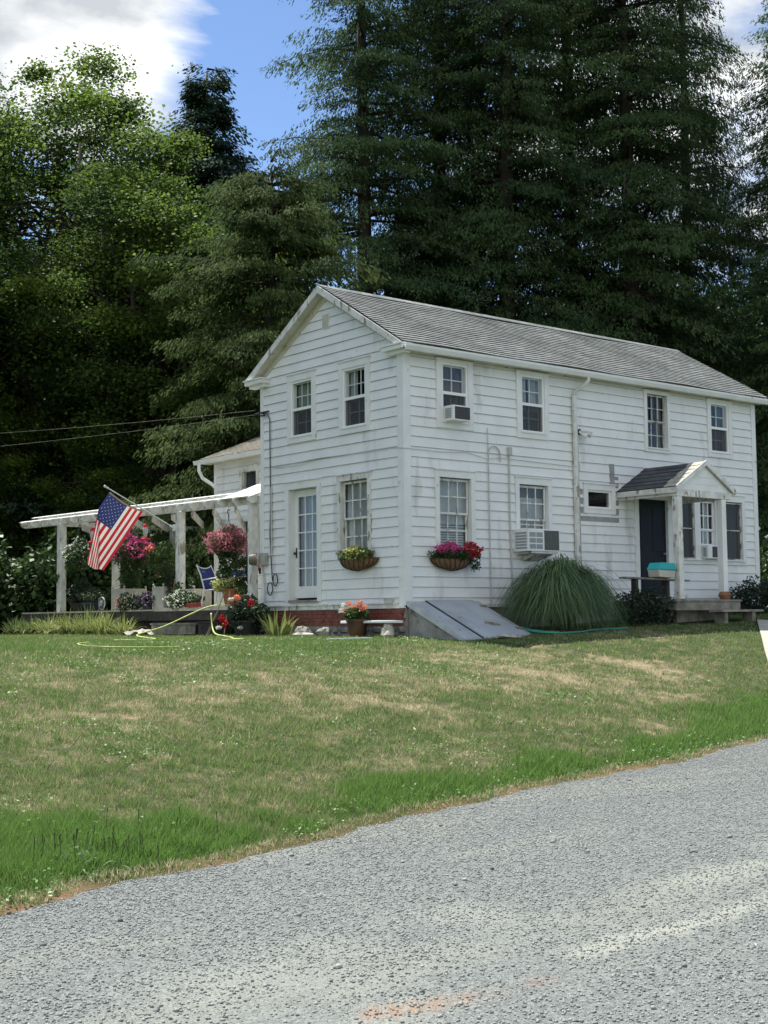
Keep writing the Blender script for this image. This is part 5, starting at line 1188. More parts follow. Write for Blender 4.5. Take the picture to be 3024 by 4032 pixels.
# potted geranium by the corner, red geraniums, corn-like plant
fpz = gz(-0.45, 1.05)
flowerpot((-0.40, 1.02, fpz), 0.16, 0.215, 0.37, 'brown_pot', 'brown plastic pot of salmon geraniums in front of the brick foundation',
          [('foliage', 0.47, (0.24, 0.31, 0.15), 1300, 0.055, 'shrub_leaf', {}), ('coral_blossoms', 0.78, (0.26, 0.44, 0.13), 0, 0.06, 'petal_coral', {})][:1])
t = [o for o in COL.objects if o.name.startswith('flower_pot') and o.type == 'EMPTY'][-1]
mb = MB()
for i, (dy, dz, m_) in enumerate(((0.52, 0.72, 'petal_white'), (0.42, 0.86, 'petal_white'), (0.20, 0.90, 'petal_coral'), (0.32, 0.70, 'petal_coral'), (-0.12, 0.84, 'petal_coral'), (-0.24, 0.92, 'petal_coral'), (-0.42, 0.80, 'petal_coral'), (-0.12, 0.64, 'petal_coral'), (-0.28, 0.74, 'petal_coral'), (0.05, 0.8, 'petal_coral'))):
    cloud('blossom_head', (-0.48, 1.02+dy*0.82, fpz+dz*0.76), (0.05, 0.055, 0.045), 40, 0.042, m_, t, 80+i)
g2 = flowerpot((-0.55, 4.72, gz(-0.55, 4.72)), 0.24, 0.32, 0.36, 'black_pot', 'bushy red geraniums in a black pot between deck and gable',
          [('foliage', 0.48, (0.36, 0.62, 0.36), 2600, 0.08, 'dark_shrub_leaf', {})])
for i, (dy, dz, m_, s_) in enumerate(((0.55, 0.40, 'petal_red', 0.10), (0.42, 0.28, 'petal_red', 0.11), (-0.60, 0.74, 'petal_red', 0.095), (-0.05, 0.86, 'petal_coral', 0.08), (0.68, 0.2, 'petal_white', 0.05), (0.18, 0.82, 'petal_white', 0.05), (-0.2, 0.2, 'petal_white', 0.04))):
    cloud('blossom_head', (-0.85, 4.72+dy, gz(-0.55, 4.72)+dz), (0.06, s_, s_*0.8), 90, 0.05, m_, g2, 95+i)
def blades(name, cx, cy, rx, ry, n, L, m, seed, lean=0.6, droop=0.5, W=0.025, zoff=0.0, lo=0, hi=1, parent=None, zbase=None, **kw):
    g = np.random.default_rng(seed); a = g.random(n)*2*math.pi; r = np.sqrt(g.random(n))
    B = np.stack([cx+rx*r*np.cos(a), cy+ry*r*np.sin(a), np.zeros(n)], -1); B[:, 2] = (ground_z(B[:, 0], B[:, 1]) if zbase is None else zbase)+zoff-0.02
    out = np.stack([np.cos(a)*r, np.sin(a)*r, np.zeros(n)], -1)*lean + g.normal(size=(n, 3))*[0.25, 0.25, 0]*lean
    D = nrm(out+[0, 0, 1]); LL = L*(0.65+0.5*g.random(n)); spread = np.linalg.norm(out[:, :2], axis=1)
    V, F = ribbon_geo(B, D, LL, droop*LL*(0.4+spread), W*(0.7+0.6*g.random(n)), 6)
    t = np.repeat(np.clip(lo+(hi-lo)*g.random(n), 0, 1), 6)
    me = fast_mesh(name, V, F, m, tint=t)
    o = obj(name, me, parent, **kw)
    if parent is not None: me.transform(Matrix.Translation(-parent.location))
    return o
blades('leafy_plant', -0.55, 3.55, 0.16, 0.30, 40, 0.8, 'lily_blade', 101, lean=0.5, droop=0.4, W=0.07, lo=0.25, hi=0.9, label='pale green broad-bladed plant before the brick foundation', cat='plant')
# daylily clumps in front of the deck
for i, (x, y, s) in enumerate(((-0.75, 9.9, 0.62), (-0.8, 10.9, 0.78), (-0.75, 11.8, 0.8), (-0.8, 12.8, 0.8), (-0.9, 13.7, 0.72), (-1.0, 14.6, 0.66), (-1.0, 15.6, 0.62))):
    lab = ['smallest pale daylily clump, nearest the deck step', 'bright daylily clump under the white planter boxes', 'tall bright daylily clump below the hubcap', 'arching daylily clump below the navy tub', 'daylily clump in front of the left pergola post', 'darker daylily clump just left of the left post', 'shaded daylily clump at the far left end of the row'][i]
    blades('daylily', x, y, 0.20, 0.26, 170, s*1.25, 'lily_blade', 110+i, lean=0.85, droop=0.42, W=0.032, lo=0.1 if i > 4 else 0.4, hi=0.5 if i > 4 else 1.0, label=lab, cat='daylily', group='daylilies in front of the deck')
# fountain grass beside the bulkhead
def fountain():
    g = np.random.default_rng(5); n = 9500; cx, cy = 3.12, -1.2; a = g.random(n)*2*math.pi; lump = 1+0.09*np.sin(3*a+1)+0.08*np.sin(7*a)+0.06*np.sin(13*a+2); rho = (1.30*g.random(n)**0.6+0.06)*lump
    zb = gz(cx, cy); hh = 1.42*np.sqrt(np.clip(1-(rho*0.5/1.2)**2, 0.05, 1))*(0.5+0.55*g.random(n)**0.7)*(0.9+0.2*np.sin(5*a+rho*6)*g.random(n)); seg = 9; w = 0.012+0.012*g.random(n)
    ex = np.cos(a)*1.08; ey = np.sin(a)*0.78; sd = np.stack([-np.sin(a), np.cos(a), 0*a], -1); V = np.empty((n, seg+1, 2, 3)); tw = g.normal(size=n)*0.45; te = 0.72+0.3*g.random(n); ap = 0.42+0.22*g.random(n)
    for i in range(seg+1):
        t = i/seg*te; q = rho*(0.10+0.95*t); z = zb+hh*(1-np.abs((t-ap)/np.where(t < ap, ap, 1.02-ap))**2.1); lat = tw*t*t
        P = np.stack([cx+ex*q-np.sin(a)*lat, cy+ey*q+np.cos(a)*lat, np.maximum(z, zb+0.02)], -1); ww = (w*(1-(i/seg)**2)*0.5+0.0008)[:, None]
        V[:, i, 0] = P-sd*ww; V[:, i, 1] = P+sd*ww
    F = np.empty((n, seg, 4), int); base = np.arange(n)*(seg+1)*2
    for i in range(seg):
        k = base+i*2; F[:, i] = np.stack([k, k+1, k+3, k+2], 1)
    tt = np.repeat(np.clip(1.1*g.random(n)**1.6, 0, 1), seg)
    obj('fountain_grass', fast_mesh('fountain_grass', V.reshape(-1, 3), F.reshape(-1, 4), 'fountain_blade', tint=tt), label='big rounded clump of arching ornamental grass beside the bulkhead', cat='ornamental grass')
fountain()
# shrubs
def shrub(c, rad, n, leaf, m, label, seed, name='shrub', cat='shrub', flowers=None, hi=0.8, group=None):
    t = thing(name, label, cat, (c[0], c[1], gz(c[0], c[1])), group)
    mb = MB(); g = random.Random(seed)
    for i in range(7):
        a = g.random()*6.28; mb.tube([(c[0], c[1], gz(c[0], c[1])-0.05), (c[0]+0.3*rad[0]*math.cos(a), c[1]+0.3*rad[1]*math.sin(a), c[2]), (c[0]+0.7*rad[0]*math.cos(a), c[1]+0.7*rad[1]*math.sin(a), c[2]+rad[2]*0.6)], [0.025, 0.016, 0.006], 5)
    mb.build('stems', 'bark', t)
    cloud('foliage', c, rad, n, leaf, m, t, seed, shell=0.25, hi=hi)
    if flowers: cloud('blossoms', c, tuple(r*1.02 for r in rad), flowers[1], flowers[2], flowers[0], t, seed+1, shell=0.9)
    return t
shrub((5.35, -1.45, -0.12), (0.75, 0.5, 0.42), 3200, 0.06, 'dark_shrub_leaf', 'low dark shrub between the ornamental grass and the porch', 131)
shrub((10.3, -0.75, 0.05), (0.85, 0.6, 0.5), 3200, 0.07, 'dark_shrub_leaf', 'dark rounded shrub at the far end of the house beside the step', 132)
shrub((13.4, 0.3, 0.7), (0.9, 1.5, 1.3), 5200, 0.12, 'shrub_leaf', 'tall shrub with white blossoms beyond the far corner of the house', 133, flowers=('petal_white', 150, 0.10), hi=0.6)
blades('porch_plant', 7.25, -1.0, 0.05, 0.05, 24, 0.30, 'fountain_blade', 141, zbase=0.03, W=0.02, label='little green plant growing on the porch boards', cat='plant')
# bench board on the porch with the turquoise box
bn = thing('porch_bench', 'narrow grey plank bench along the left side of the porch', 'bench', (5.9, -1.35, 0))
mb = MB(); mb.bar((5.02, -1.2, 0.50), (6.75, -1.5, 0.44), 0.26, 0.035); mb.build('seat', 'weathered_wood', bn)
for q_ in (((5.28, -1.33, -0.45), (5.36, -1.2, 0.47)), ((6.16, -1.46, -0.45), (6.24, -1.3, 0.45))):
    mb = MB(); mb.box(*q_); mb.build('leg', 'dark_wood', bn)
bx = thing('plastic_bin', 'turquoise-topped beige hexagonal bin lying on the porch bench', 'bin', (5.98, -1.45, 0.49))
hexp = [(-0.16, 0.0), (0.14, 0.0), (0.22, 0.13), (0.16, 0.30), (-0.14, 0.30), (-0.24, 0.16)]
mb = MB(lambda x, y, z: (5.98+x, -1.62+y, 0.49+z)); mb.prism([(p[0], p[1]) for p in [(-0.26, 0.02), (0.24, 0.0), (0.28, 0.16), (-0.30, 0.18)]], 1, 0, 0.3); mb.build('body', 'beige_plastic', bx, bevel=0.01)
mb = MB(lambda x, y, z: (5.98+x, -1.62+y, 0.49+z)); mb.prism([(-0.31, 0.185), (0.29, 0.165), (0.24, 0.32), (-0.20, 0.33)], 1, -0.015, 0.32); mb.build('lid', 'turquoise', bx, bevel=0.012)
t = thing('flower_pot_shard', 'small brown clay pot and stones at the foot of the right porch post', 'clay pot', (7.95, -1.78, 0.03)); mb = MB(); mb.lathe((7.9, -1.66, 0.03), [(0.09, 0), (0.13, 0.1), (0.10, 0.17), (0.02, 0.18)], 12, sx=1.3); mb.build('pot', 'terracotta_shade', t)

# stakes, plank, rocks, loose board, hoses
t = thing('plant_stakes', 'three bamboo stakes leaning together at the deck corner', 'plant stakes', (-0.6, 5.8, -0.7))
for a, b in (((-0.62, 5.55, -0.7), (-0.35, 5.72, 0.34)), ((-0.75, 6.0, -0.66), (-0.45, 5.78, 0.32)), ((-0.75, 6.08, -0.66), (-0.55, 5.98, -0.16))):
    mb = MB(); mb.tube([a, b], 0.013, 6); mb.build('stake', 'bamboo', t)
t = thing('garden_plank', 'white plank laid level across the pot and stones at the house corner', 'plank', (-0.28, 0.7, -0.34)); mb = MB(); mb.box((-0.42, -0.18, -0.40), (-0.22, 1.55, -0.35), jit=0.006); mb.build('plank', 'trim', t, bevel=0.006)
t = thing('loose_board', 'short pale board lying in the grass before the flower pot', 'board', (-2.0, -0.5, -0.7)); a = (-2.6, -0.92, gz(-2.6, -0.92)+0.03); b = (-1.35, -0.55, gz(-1.35, -0.55)+0.03)
mb = MB(); mb.bar(a, b, 0.10, 0.025); mb.build('board', 'trim', t)
def rock(c, s, m, label, seed, group=None):
    t = thing('rock', label, 'rock', c, group); g = random.Random(seed); mb = MB(); n = 11
    prof = []
    for i in range(6): a = math.pi*i/5; prof.append((math.sin(a)*(0.85+0.3*g.random())+0.02, -math.cos(a)*0.5+0.3))
    mb.lathe((0, 0, 0), prof, n); mb.v = [(c[0]+v[0]*s[0]*(0.8+0.4*g.random()), c[1]+v[1]*s[1]*(0.8+0.4*g.random()), c[2]+v[2]*s[2]*(0.85+0.3*g.random())) for v in mb.v]
    mb.build('stone', m, t, bevel=0)
rock((-0.35, 0.12, gz(-0.35, 0.12)), (0.10, 0.17, 0.36), 'pale_rock', 'upright pale rock under the end of the plank at the corner', 1)
rock((-0.5, 2.75, gz(-0.5, 2.75)), (0.2, 0.45, 0.13), 'pale_rock', 'long flat pale rock before the brick foundation', 2)
rock((-0.35, 2.2, gz(-0.35, 2.2)), (0.14, 0.22, 0.26), 'fieldstone', 'dark grey rock between the flat pale rock and the flower pot', 3)
rock((-0.3, 3.0, gz(-0.3, 3.0)), (0.12, 0.3, 0.28), 'fieldstone', 'dark rock behind the flat pale rock', 4)
rock((0.9, -1.95, gz(0.9, -1.95)), (0.35, 0.16, 0.10), 'pale_rock', 'pale flat rubble at the foot of the bulkhead', 5)
t = thing('fallen_debris', 'pale crumpled scrap lying in front of the deck steps', 'debris', (-1.0, 8.8, gz(-1.0, 8.8)))
mb = MB(); mb.grid(lambda a, b: (-1.15+0.5*b, 8.4+1.0*a, gz(-1.0, 8.8)+0.06+0.09*math.sin(a*3)*b+0.05*math.sin(a*9+b*7)), 8, 5); mb.build('scrap', 'pale_rock', t, recalc=False)
def hose(pts, r, m, label):
    q = []
    for i in range(len(pts)-1):
        for k in range(8):
            t = k/8; p0 = Vector(pts[max(i-1, 0)]); p1 = Vector(pts[i]); p2 = Vector(pts[i+1]); p3 = Vector(pts[min(i+2, len(pts)-1)])
            q.append(0.5*((2*p1)+(-p0+p2)*t+(2*p0-5*p1+4*p2-p3)*t*t+(-p0+3*p1-3*p2+p3)*t**3))
    q.append(Vector(pts[-1])); mb = MB(); mb.tube(q, r, 6); o = mb.build('garden_hose', m, None, smooth=True); o['label'] = label; o['category'] = 'garden hose'
G_ = lambda x, y, h=0.03: (x, y, gz(x, y)+h)
hose([(-0.32, 5.75, 0.03), (-0.33, 6.7, 0.0), G_(-1.7, 6.3, 0.25), G_(-3.0, 5.2, 0.08), G_(-4.4, 2.0), G_(-5.4, 1.4), G_(-6.0, 0.6)], 0.016, 'hose_yellow', 'yellow-green hose running from the deck steps out over the lawn')
hose([G_(-6.9, -0.2), G_(-7.6, -1.2), G_(-7.9, -2.4), G_(-7.3, -2.8), G_(-6.8, -2.9)], 0.011, 'hose_yellow', 'hairpin of yellow-green hose lying alone in the left lawn')
hose([(-0.7, 5.95, -0.15), G_(-0.85, 5.6, 0.1), G_(-1.4, 4.3), G_(-2.6, 2.2), G_(-3.4, 0.9), G_(-4.0, -0.3), G_(-4.6, -0.6)], 0.018, 'hose_yellow', 'yellow-green hose trailing from the bamboo stakes towards the lawn')
hose([(1.88, -1.0, -0.5), G_(1.95, -1.5, 0.05), G_(2.1, -1.95), G_(2.6, -2.1), G_(3.3, -1.95), G_(4.2, -2.0)], 0.02, 'hose_green', 'teal hose curling from the bulkhead under the ornamental grass')
hose([(1.92, -0.9, -0.46), G_(2.05, -1.45, 0.06), G_(2.25, -2.0)], 0.02, 'hose_green', 'short teal hose lying over the bulkhead edge')

# ------------------------------------------------------------------ trees
def trunk_mesh(name, pts, rads, limbs=()):
    mb = MB(); mb.tube(pts, rads, 12)
    for p, r in limbs: mb.tube(p, r, 6)
    me = bpy.data.meshes.new(name); me.from_pydata(mb.v, [], mb.f); me.materials.append(MATS['bark']); me.polygons.foreach_set('use_smooth', [True]*len(me.polygons)); me.update()
    return me
def hemlock(seed, H=29.0, Rb=5.6, z0=1.5, dens=1.0, power=0.62, leafm='hemlock_leaf', droop=0.16, step=0.42, nper=5, sparse_top=0.0, spray=(0.17, 0.058)):
    """trunk + whorls of long branches carrying flat sprays that droop at the tips; returns (trunk mesh, crown mesh)"""
    g = np.random.default_rng(seed); C = []; D = []; S = []; T = []; limbs = []
    z = z0
    while z < H-0.4:
        rel = (z-z0)/(H-z0); Rz = Rb*(1-rel)**power
        for _ in range(nper):
            if g.random() < sparse_top*max(0, rel-0.45)*2: continue
            a = g.random()*2*math.pi; L = Rz*(0.55+0.6*g.random())
            if g.random() < 0.08: L *= 1.3
            L = max(L, 0.5); rise = 0.45*g.random()*rel+0.02; dr = droop*(0.7+0.8*g.random())
            o = np.array([math.cos(a), math.sin(a), 0.0]); zz = z+g.uniform(-0.8, 0.8)
            pt = lambda t: np.array([0, 0, zz]) + o*L*t + np.array([0, 0, 1.0])*(rise*L*t - dr*L*t*t*1.6)
            limbs.append(([tuple(pt(t)) for t in (0, 0.35, 0.7, 0.95)], [0.05+0.006*L, 0.035, 0.02, 0.008]))
            bt = g.random()
            nsec = int(5+L*3.4*dens)
            side = np.array([-o[1], o[0], 0])
            for j in range(nsec):
                t = 0.15+0.85*(j+g.random())/nsec; sgn = 1 if j % 2 else -1
                l2 = (0.34*L*(1.05-t)+0.30)*(0.7+0.6*g.random()); d2 = nrm(o*0.75+side*sgn*(0.75+0.3*g.random())); p0 = pt(t)
                m = int(6+l2*27*dens); u = g.random(m)**0.8
                P = p0 + d2*(l2*u)[:, None]; P[:, 2] -= 0.30*l2*u**2 + 0.22*g.random(m)**2; P += g.normal(size=(m, 3))*[0.07, 0.07, 0.06]
                sp = nrm(d2*0.5 + side*(g.random(m)[:, None]-0.5)*1.2 + o*0.3 + np.array([0, 0, -1.0])*(0.35+1.1*g.random(m))[:, None])
                C.append(P); D.append(sp); S.append(nrm(np.cross(sp, np.array([0, 0, 1.0])+g.normal(size=(m, 3))*0.35))); T.append(np.clip(0.15+0.5*bt+0.45*(g.random(m)-0.35), 0, 1))
        z += step*(1.0-0.45*rel)
    C = np.concatenate(C); D = np.concatenate(D); S = np.concatenate(S); T = np.concatenate(T); n = len(C)
    L = spray[0]*(0.6+0.8*g.random(n)); V, F = leaf_geo(C, D, S, L, spray[1]*(0.7+0.6*g.random(n)), 0.15)
    tr = trunk_mesh('trunk', [(0, 0, -1), (0.05, 0, H*0.3), (-0.08, 0.05, H*0.65), (0, 0, H)], [0.42, 0.33, 0.2, 0.03], limbs[::2])
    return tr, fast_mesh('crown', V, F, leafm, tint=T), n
def maple(seed, H=18.0, rad=5.2, low=4.0, nclump=230, nleaf=330, leaf=0.19, leafm='maple_leaf'):
    g = np.random.default_rng(seed); C = []; D = []; S = []; T = []; limbs = []
    mid = (H+low)/2; rv = (H-low)/2
    stems = []
    for k in range(5):
        a = k*1.3+g.random(); e = np.array([math.cos(a)*rad*0.5, math.sin(a)*rad*0.5, mid+rv*0.45+g.random()*1.5])
        s0 = np.array([0, 0, low*0.6+k*0.7]); stems.append((s0, e)); limbs.append(([tuple(s0), tuple((s0+e)/2+[math.cos(a)*0.6, math.sin(a)*0.6, 0]), tuple(e)], [0.22, 0.13, 0.04]))
    for k in range(nclump):
        d = rand_dirs(1, g)[0]; r = 0.3+0.7*g.random()**0.4
        lump = 1+0.16*math.sin(d[0]*4+seed)+0.12*math.sin(d[1]*5+seed*3)+0.1*math.sin(d[2]*6+seed)
        c = np.array([d[0]*rad*lump*r, d[1]*rad*lump*r, mid+d[2]*rv*r*(1+0.08*math.sin(d[0]*7))])
        if d[2] < -0.3: c[2] += 0.3*rv*g.random()
        st = stems[int(g.integers(5))]; t0 = g.random()*0.6+0.3; p0 = st[0]*(1-t0)+st[1]*t0
        if k % 2 == 0: limbs.append(([tuple(p0), tuple((p0+c)/2+[0, 0, 0.25]), tuple(c)], [0.05, 0.03, 0.01]))
        m = int(nleaf*(0.6+0.8*g.random())); cr_ = 0.6+0.7*g.random(); q = g.normal(size=(m, 3))*[0.5*cr_, 0.5*cr_, 0.26*cr_]
        q[:, 2] -= 0.10*(q[:, 0]**2+q[:, 1]**2)
        C.append(c+q); n_ = nrm(g.normal(size=(m, 3))*0.55+[0, 0, 1.0]); dd_ = nrm(np.cross(n_, g.normal(size=(m, 3)))); D.append(dd_); S.append(np.cross(n_, dd_))
        T.append(np.clip(0.05+0.8*g.random()**1.6+0.35*(g.random(m)-0.4), 0, 1))
    C = np.concatenate(C); D = np.concatenate(D); S = np.concatenate(S); T = np.concatenate(T); n = len(C)
    L = leaf*(0.6+0.7*g.random(n)); V, F = leaf_geo(C, D, S, L, L*0.85, 0.1)
    tr = trunk_mesh('trunk', [(0, 0, -1), (0.1, 0, low*0.5), (-0.1, 0.1, low), (0.15, 0, mid), (0, 0.1, mid+rv*0.6)], [0.5, 0.38, 0.33, 0.22, 0.06], limbs)
    return tr, fast_mesh('crown', V, F, leafm, tint=T), n
def plant_tree(name, data, x, y, rot, scale, label, cat, group):
    t = thing(name, label, cat, (x, y, gz(x, y)-0.1), group); t.rotation_euler = (0, 0, rot); t.scale = (scale[0], scale[0], scale[1]) if isinstance(scale, tuple) else (scale,)*3
    obj('trunk', data[0], t); obj('crown', data[1], t)
    return t
_ax = np.array([0.77252505, -0.63489355]); _fw = np.array([0.63361765, 0.76964368])
def spot(lat, dep): p_ = np.array([-17.313, -20.392])+_fw*dep+_ax*lat; return float(p_[0]), float(p_[1])
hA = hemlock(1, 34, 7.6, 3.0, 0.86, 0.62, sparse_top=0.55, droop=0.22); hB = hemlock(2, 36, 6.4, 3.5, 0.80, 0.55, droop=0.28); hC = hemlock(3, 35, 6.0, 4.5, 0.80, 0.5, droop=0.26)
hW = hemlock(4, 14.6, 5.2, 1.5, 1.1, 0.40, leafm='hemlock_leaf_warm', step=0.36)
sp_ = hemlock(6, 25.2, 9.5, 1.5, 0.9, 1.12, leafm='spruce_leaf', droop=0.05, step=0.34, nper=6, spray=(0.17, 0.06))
mA = maple(11, 18.4, 5.2, 4.6, 270, 640, 0.115); mB = maple(12, 15.0, 3.9, 3.4, 170, 560, 0.12); mC = maple(13, 13.0, 4.2, 1.0, 130, 420, 0.14)
G1 = 'tall hemlocks behind the house'; G2 = 'leafy trees on the left'
def hs(px, dep): return spot((px-829.5)/2956*dep, dep)
for nm, dt, px, dep, rot, sc_, lab, cat, grp in (
    ('hemlock', hA, 795, 54, 0.4, 1.0, 'tall hemlock with a bare-topped crown and long branches reaching left over the gable peak', 'hemlock', G1),
    ('hemlock', hB, 960, 57, 1.9, 1.03, 'second tall hemlock from the left, behind the near half of the roof', 'hemlock', G1),
    ('hemlock', hC, 1105, 55, 3.1, 1.05, 'third tall hemlock from the left, above the middle of the roof ridge', 'hemlock', G1),
    ('hemlock', hB, 1245, 60, 4.4, 1.08, 'fourth tall hemlock from the left, above the downspout', 'hemlock', G1),
    ('hemlock', hC, 1375, 56, 5.3, 1.02, 'fifth tall hemlock from the left, its dark trunk showing above the far ridge end', 'hemlock', G1),
    ('hemlock', hA, 1500, 60, 2.6, (0.8, 1.05), 'last tall hemlock, above the porch at the right', 'hemlock', G1),
    ('hemlock', hW, 590, 43, 0.9, 1.0, 'shorter yellowish hemlock left of the gable peak', 'hemlock', None),
    ('spruce', sp_, 448, 62, 0.3, (1.7, 1.0), 'dark pointed spruce rising behind the left trees', 'spruce', None),
    ('maple_tree', mA, 125, 56, 0.5, (1.36, 1.27), 'big bright-topped maple filling the left of the picture', 'maple', G2),
    ('maple_tree', mB, 345, 50, 2.2, 1.12, 'smaller maple between the big left maple and the yellowish hemlock', 'maple', G2),
    ('maple_tree', mC, -160, 56, 1.2, 1.75, 'maple at the left picture edge, mostly outside the frame', 'maple', G2),
    ('hemlock', hC, 1760, 54, 1.0, (0.9, 0.75), 'lower hemlock cut off by the right picture edge', 'hemlock', None)):
    x_, y_ = hs(px, dep); plant_tree(nm, dt, x_, y_, rot, sc_, lab, cat, grp)
for px, dep, sc_, lab in ((-20, 52, 0.7, 'bushy young maple at the far left edge beside the pergola'), (250, 50, 0.6, 'low bushy maple in the dark behind the pergola'), (480, 52, 0.62, 'low bushy maple seen dark behind the flag'), (660, 56, 0.6, 'low bushy maple hidden behind the house wing')):
    x_, y_ = hs(px, dep); plant_tree('young_maple', mC, x_, y_, px*0.37, sc_, lab, 'maple', 'young maples under the tall trees')
print('leaf counts', [d[2] for d in (hA, hB, hC, hW, sp_, mA, mB, mC)])
for px, dep, dt, sc_, lab in ((-560, 48, mA, 0.9, 'unseen maple added left of the view, nearest the lawn'), (-950, 40, mB, 1.2, 'unseen maple added further left of the view'), (-1300, 50, mA, 1.0, 'unseen tall maple added at the left end of the tree row')):
    x_, y_ = hs(px, dep); plant_tree('maple_tree', dt, x_, y_, px*0.11, sc_, lab, 'maple', G2)  # unseen maples, added to darken the gable window reflections and the left side
for x_, y_, dt, sc_, lab in ((-18, 24, mA, 1.0, 'unseen maple added left of the view for the gable windows to mirror'), (-27, 31, mB, 1.5, 'unseen broad maple added far left of the view'), (-11, 31, mA, 1.05, 'unseen maple added behind the left tree row'), (-36, 42, mA, 1.3, 'unseen maple added farthest to the left')):
    plant_tree('maple_tree', dt, x_, y_, x_*0.5, sc_, lab, 'maple', G2)  # more unseen maples, added where the gable windows reflect
# far wood, one dark mass behind everything
def far_wood(n=90000):
    g = np.random.default_rng(77); px = g.uniform(-700, 2500, n); dep = g.uniform(76, 92, n)
    top = 9+10*fbm(px/100, px*0, 2.2, 1)+np.clip((px-300)/900, 0, 1)*4
    h = top*(g.random(n)**0.8)
    P = np.array([-17.313, -20.392])[None]+_fw[None]*dep[:, None]+_ax[None]*((px-829.5)/2956*dep)[:, None]
    C = np.stack([P[:, 0], P[:, 1], h-0.8], -1); C += g.normal(size=(n, 3))*0.4
    n_ = nrm(g.normal(size=(n, 3))*0.6+[0, 0, 0.8]); d_ = nrm(np.cross(n_, g.normal(size=(n, 3))))
    V, F = leaf_geo(C, d_, np.cross(n_, d_), 0.75, 0.6, 0.1)
    obj('distant_wood', fast_mesh('distant_wood', V, F, 'shrub_leaf', tint=g.random(n)*0.5), kind='stuff', label='dark woodland closing the view behind the tall trees', cat='woodland')
far_wood()
def undergrowth(n=60000):
    g = np.random.default_rng(78); px = g.uniform(-300, 700, n); dep = g.uniform(39, 56, n)
    P = np.array([-17.313, -20.392])[None]+_fw[None]*dep[:, None]+_ax[None]*((px-829.5)/2956*dep)[:, None]
    k = (P[:, 0] < 2.2) & (P[:, 1] < 17.2) | (P[:, 0] < 8.4) & (P[:, 1] < 12.5); P = P[~k]; px = px[~k]; n = len(P)
    top = 0.6+3.0*fbm(P[:, 0], P[:, 1], 3.0, 2)**1.5*1.6
    C = np.stack([P[:, 0], P[:, 1], top*g.random(n)**0.6-0.6], -1)
    n_ = nrm(g.normal(size=(n, 3))*0.6+[0, 0, 0.8]); d_ = nrm(np.cross(n_, g.normal(size=(n, 3))))
    V, F = leaf_geo(C, d_, np.cross(n_, d_), 0.22, 0.17, 0.1)
    obj('undergrowth', fast_mesh('undergrowth', V, F, 'shrub_leaf', tint=g.random(n)*0.6), kind='stuff', label='tangled undergrowth beneath the trees behind the deck', cat='undergrowth')
undergrowth()

# ------------------------------------------------------------------ grass
def grass_mat():
    m = bpy.data.materials.new('grass_blade'); m.use_nodes = True; n = m.node_tree.nodes; l = m.node_tree.links
    b = n['Principled BSDF']; b.inputs['Roughness'].default_value = 0.6; b.inputs['Specular IOR Level'].default_value = 0.25
    a = n.new('ShaderNodeAttribute'); a.attribute_name = 'tint'; r = n.new('ShaderNodeValToRGB'); e = r.color_ramp.elements
    e[0].position = 0; e[0].color = (0.15, 0.285, 0.06, 1); e[1].position = 1; e[1].color = (0.62, 0.54, 0.38, 1)
    k = e.new(0.12); k.color = (0.13, 0.23, 0.05, 1); k = e.new(0.3); k.color = (0.20, 0.265, 0.095, 1); k = e.new(0.55); k.color = (0.31, 0.31, 0.155, 1); k = e.new(0.8); k.color = (0.46, 0.40, 0.24, 1)
    l.new(a.outputs['Fac'], r.inputs[0]); l.new(r.outputs[0], b.inputs['Base Color'])
    o = n['Material Output']; tr = n.new('ShaderNodeBsdfTranslucent'); l.new(r.outputs[0], tr.inputs['Color']); ms = n.new('ShaderNodeMixShader'); ms.inputs[0].default_value = 0.45
    l.new(b.outputs[0], ms.inputs[1]); l.new(tr.outputs[0], ms.inputs[2]); l.new(ms.outputs[0], o.inputs['Surface']); MATS['grass_blade'] = m
grass_mat()
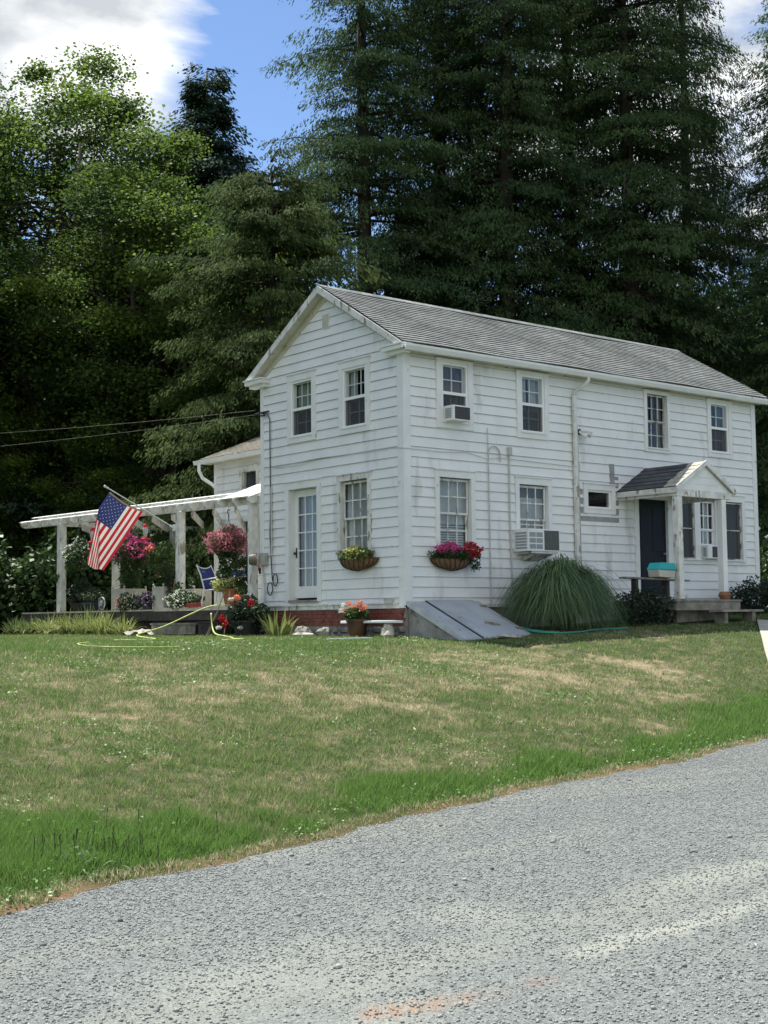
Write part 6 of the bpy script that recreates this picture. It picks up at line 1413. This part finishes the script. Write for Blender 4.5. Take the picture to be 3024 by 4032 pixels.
def lawn_blades(n, seed, dmin, dmax, pw):
    g = np.random.default_rng(seed); u = g.random(n); dep = (dmin**(1-pw)+(dmax**(1-pw)-dmin**(1-pw))*u)**(1/(1-pw))
    lat = g.uniform(-0.33, 0.33, n)*dep
    P = np.array([-17.313, -20.392])[None]+_fw[None]*dep[:, None]+_ax[None]*lat[:, None]; x, y = P[:, 0], P[:, 1]
    d = (y-edge_y(x))*0.96
    k = (d > 0.02+0.10*g.random(n)) & ~((x > -0.05) & (y > -0.02)) & ~((x > -0.3) & (y > 4.9)) & ~((x > 0.0) & (x < 1.9) & (y > -1.75)) & ~((x > 6.0) & (x < 8.5) & (y > -2.0))
    x, y, d, dep = x[k], y[k], d[k], dep[k]
    # off the concrete path
    keep = np.ones(len(x), bool)
    for (ax_, ay_), (bx_, by_) in zip(pp[:-1], pp[1:]):
        vx, vy = bx_-ax_, by_-ay_; t = np.clip(((x-ax_)*vx+(y-ay_)*vy)/(vx*vx+vy*vy), 0, 1); keep &= np.hypot(x-ax_-t*vx, y-ay_-t*vy) > wd/2+0.02
    x, y, d, dep = x[keep], y[keep], d[keep], dep[keep]; n = len(x)
    dry, lush = dryness(x, y)
    tuft = fbm(x, y, 0.12, 2, 3)
    h = (0.022+0.045*g.random(n))*(0.1+2.0*tuft**1.5) + lush*(0.03+0.06*g.random(n))*np.clip(d/0.5, 0.2, 1)
    h *= np.where(dry > 0.75, 0.75, 1)*np.clip(0.35+d/0.4, 0.35, 1)
    w = (0.004+0.004*g.random(n))*np.clip(dep/9, 1, 2.6)
    a = g.random(n)*2*math.pi; sx, sy = np.cos(a)*w/2, np.sin(a)*w/2; z = ground_z(x, y)-0.005
    lx = g.normal(size=n)*0.45*h; ly = g.normal(size=n)*0.45*h
    V = np.stack([np.stack([x-sx, y-sy, z], -1), np.stack([x+sx, y+sy, z], -1), np.stack([x+lx, y+ly, z+h], -1)], 1).reshape(-1, 3)
    tint = np.where(lush > 0.5, np.clip(0.22*g.random(n)**1.5+dry*0.5, 0, 1), np.clip(dry*0.85+0.85*(g.random(n)-0.5), 0.14, 1))
    litter = (d < 0.16) & (g.random(n) < 0.6); tint = np.where(litter, 0.75+0.25*g.random(n), tint)
    return V, np.arange(3*n).reshape(n, 3), tint
V, F, t = lawn_blades(760000, 21, 5.5, 40, 1.25)
obj('lawn_grass', fast_mesh('lawn_grass', V, F, 'grass_blade', tint=t), kind='stuff', label='patchy green and straw-coloured lawn grass', cat='grass')
def clover(n=42000):
    g = np.random.default_rng(55); dep = 6+22*g.random(n)**1.5; lat = g.uniform(-0.33, 0.33, n)*dep
    P = np.array([-17.313, -20.392])[None]+_fw[None]*dep[:, None]+_ax[None]*lat[:, None]; x, y = P[:, 0], P[:, 1]; d = (y-edge_y(x))*0.96
    k = (d > 0.03) & (y < -0.1) & ((fbm(x, y, 0.7, 5, 3) > 0.60) | ((d < 0.5) & (fbm(x, y, 0.35, 4, 2) > 0.52))) & (x < 0); x, y, dep = x[k], y[k], dep[k]; n = len(x)
    C = np.stack([x, y, ground_z(x, y)+0.02+0.045*g.random(n)], -1); n_ = nrm(g.normal(size=(n, 3))*0.5+[0, 0, 1.0]); dd_ = nrm(np.cross(n_, g.normal(size=(n, 3))))
    V, F = leaf_geo(C, dd_, np.cross(n_, dd_), (0.014+0.02*g.random(n))*np.clip(dep/12, 1, 1.5), (0.011+0.012*g.random(n))*np.clip(dep/12, 1, 1.5), 0.1)
    obj('clover_patches', fast_mesh('clover_patches', V, F, 'clover_leaf', tint=g.random(n)), kind='stuff', label='flat clover and weed leaves scattered through the lawn', cat='weeds')
mat('clover_leaf', (0.11, 0.22, 0.06), (0.30, 0.42, 0.17), rough=0.5, tint=True, ramp=(0, 1), transl=0.3)
clover()
# weeds at the lower left corner, coarse tufts along the drive
mat('weed_stalk', (0.05, 0.06, 0.03), (0.11, 0.10, 0.05), tint=True, ramp=(0, 1))
def weeds(cx, cy, n, L, lab, seed):
    t = thing('plantain_weed', lab, 'weed', (cx, cy, gz(cx, cy)), 'plantain weeds along the drive'); g = np.random.default_rng(seed)
    blades('leaves', cx, cy, 0.28, 0.22, n*5, 0.17, 'fountain_blade', seed, lean=1.2, droop=0.5, W=0.03, lo=0.3, hi=1, parent=t)
    for i in range(n):
        mb = MB(); x, y = cx+g.normal()*0.22, cy+g.normal()*0.12; z = gz(x, y); l_ = L*(0.6+0.5*g.random()); k_ = g.normal()*0.012; mb.tube([(x, y, z), (x+k_, y, z+l_*0.7), (x+k_*1.6, y, z+l_)], [0.002, 0.0022, 0.004], 4)
        mb.build('stalk', 'weed_stalk', t)
weeds(-13.62, -13.05, 22, 0.19, 'plantain clump with upright seed stalks at the lower left corner of the lawn', 201)
weeds(-12.9, -12.75, 6, 0.17, 'few plantain stalks right of the dense lower left clump', 202)
weeds(-8.0, -11.55, 6, 0.15, 'small plantain stalks in the lush verge at the picture middle', 203)
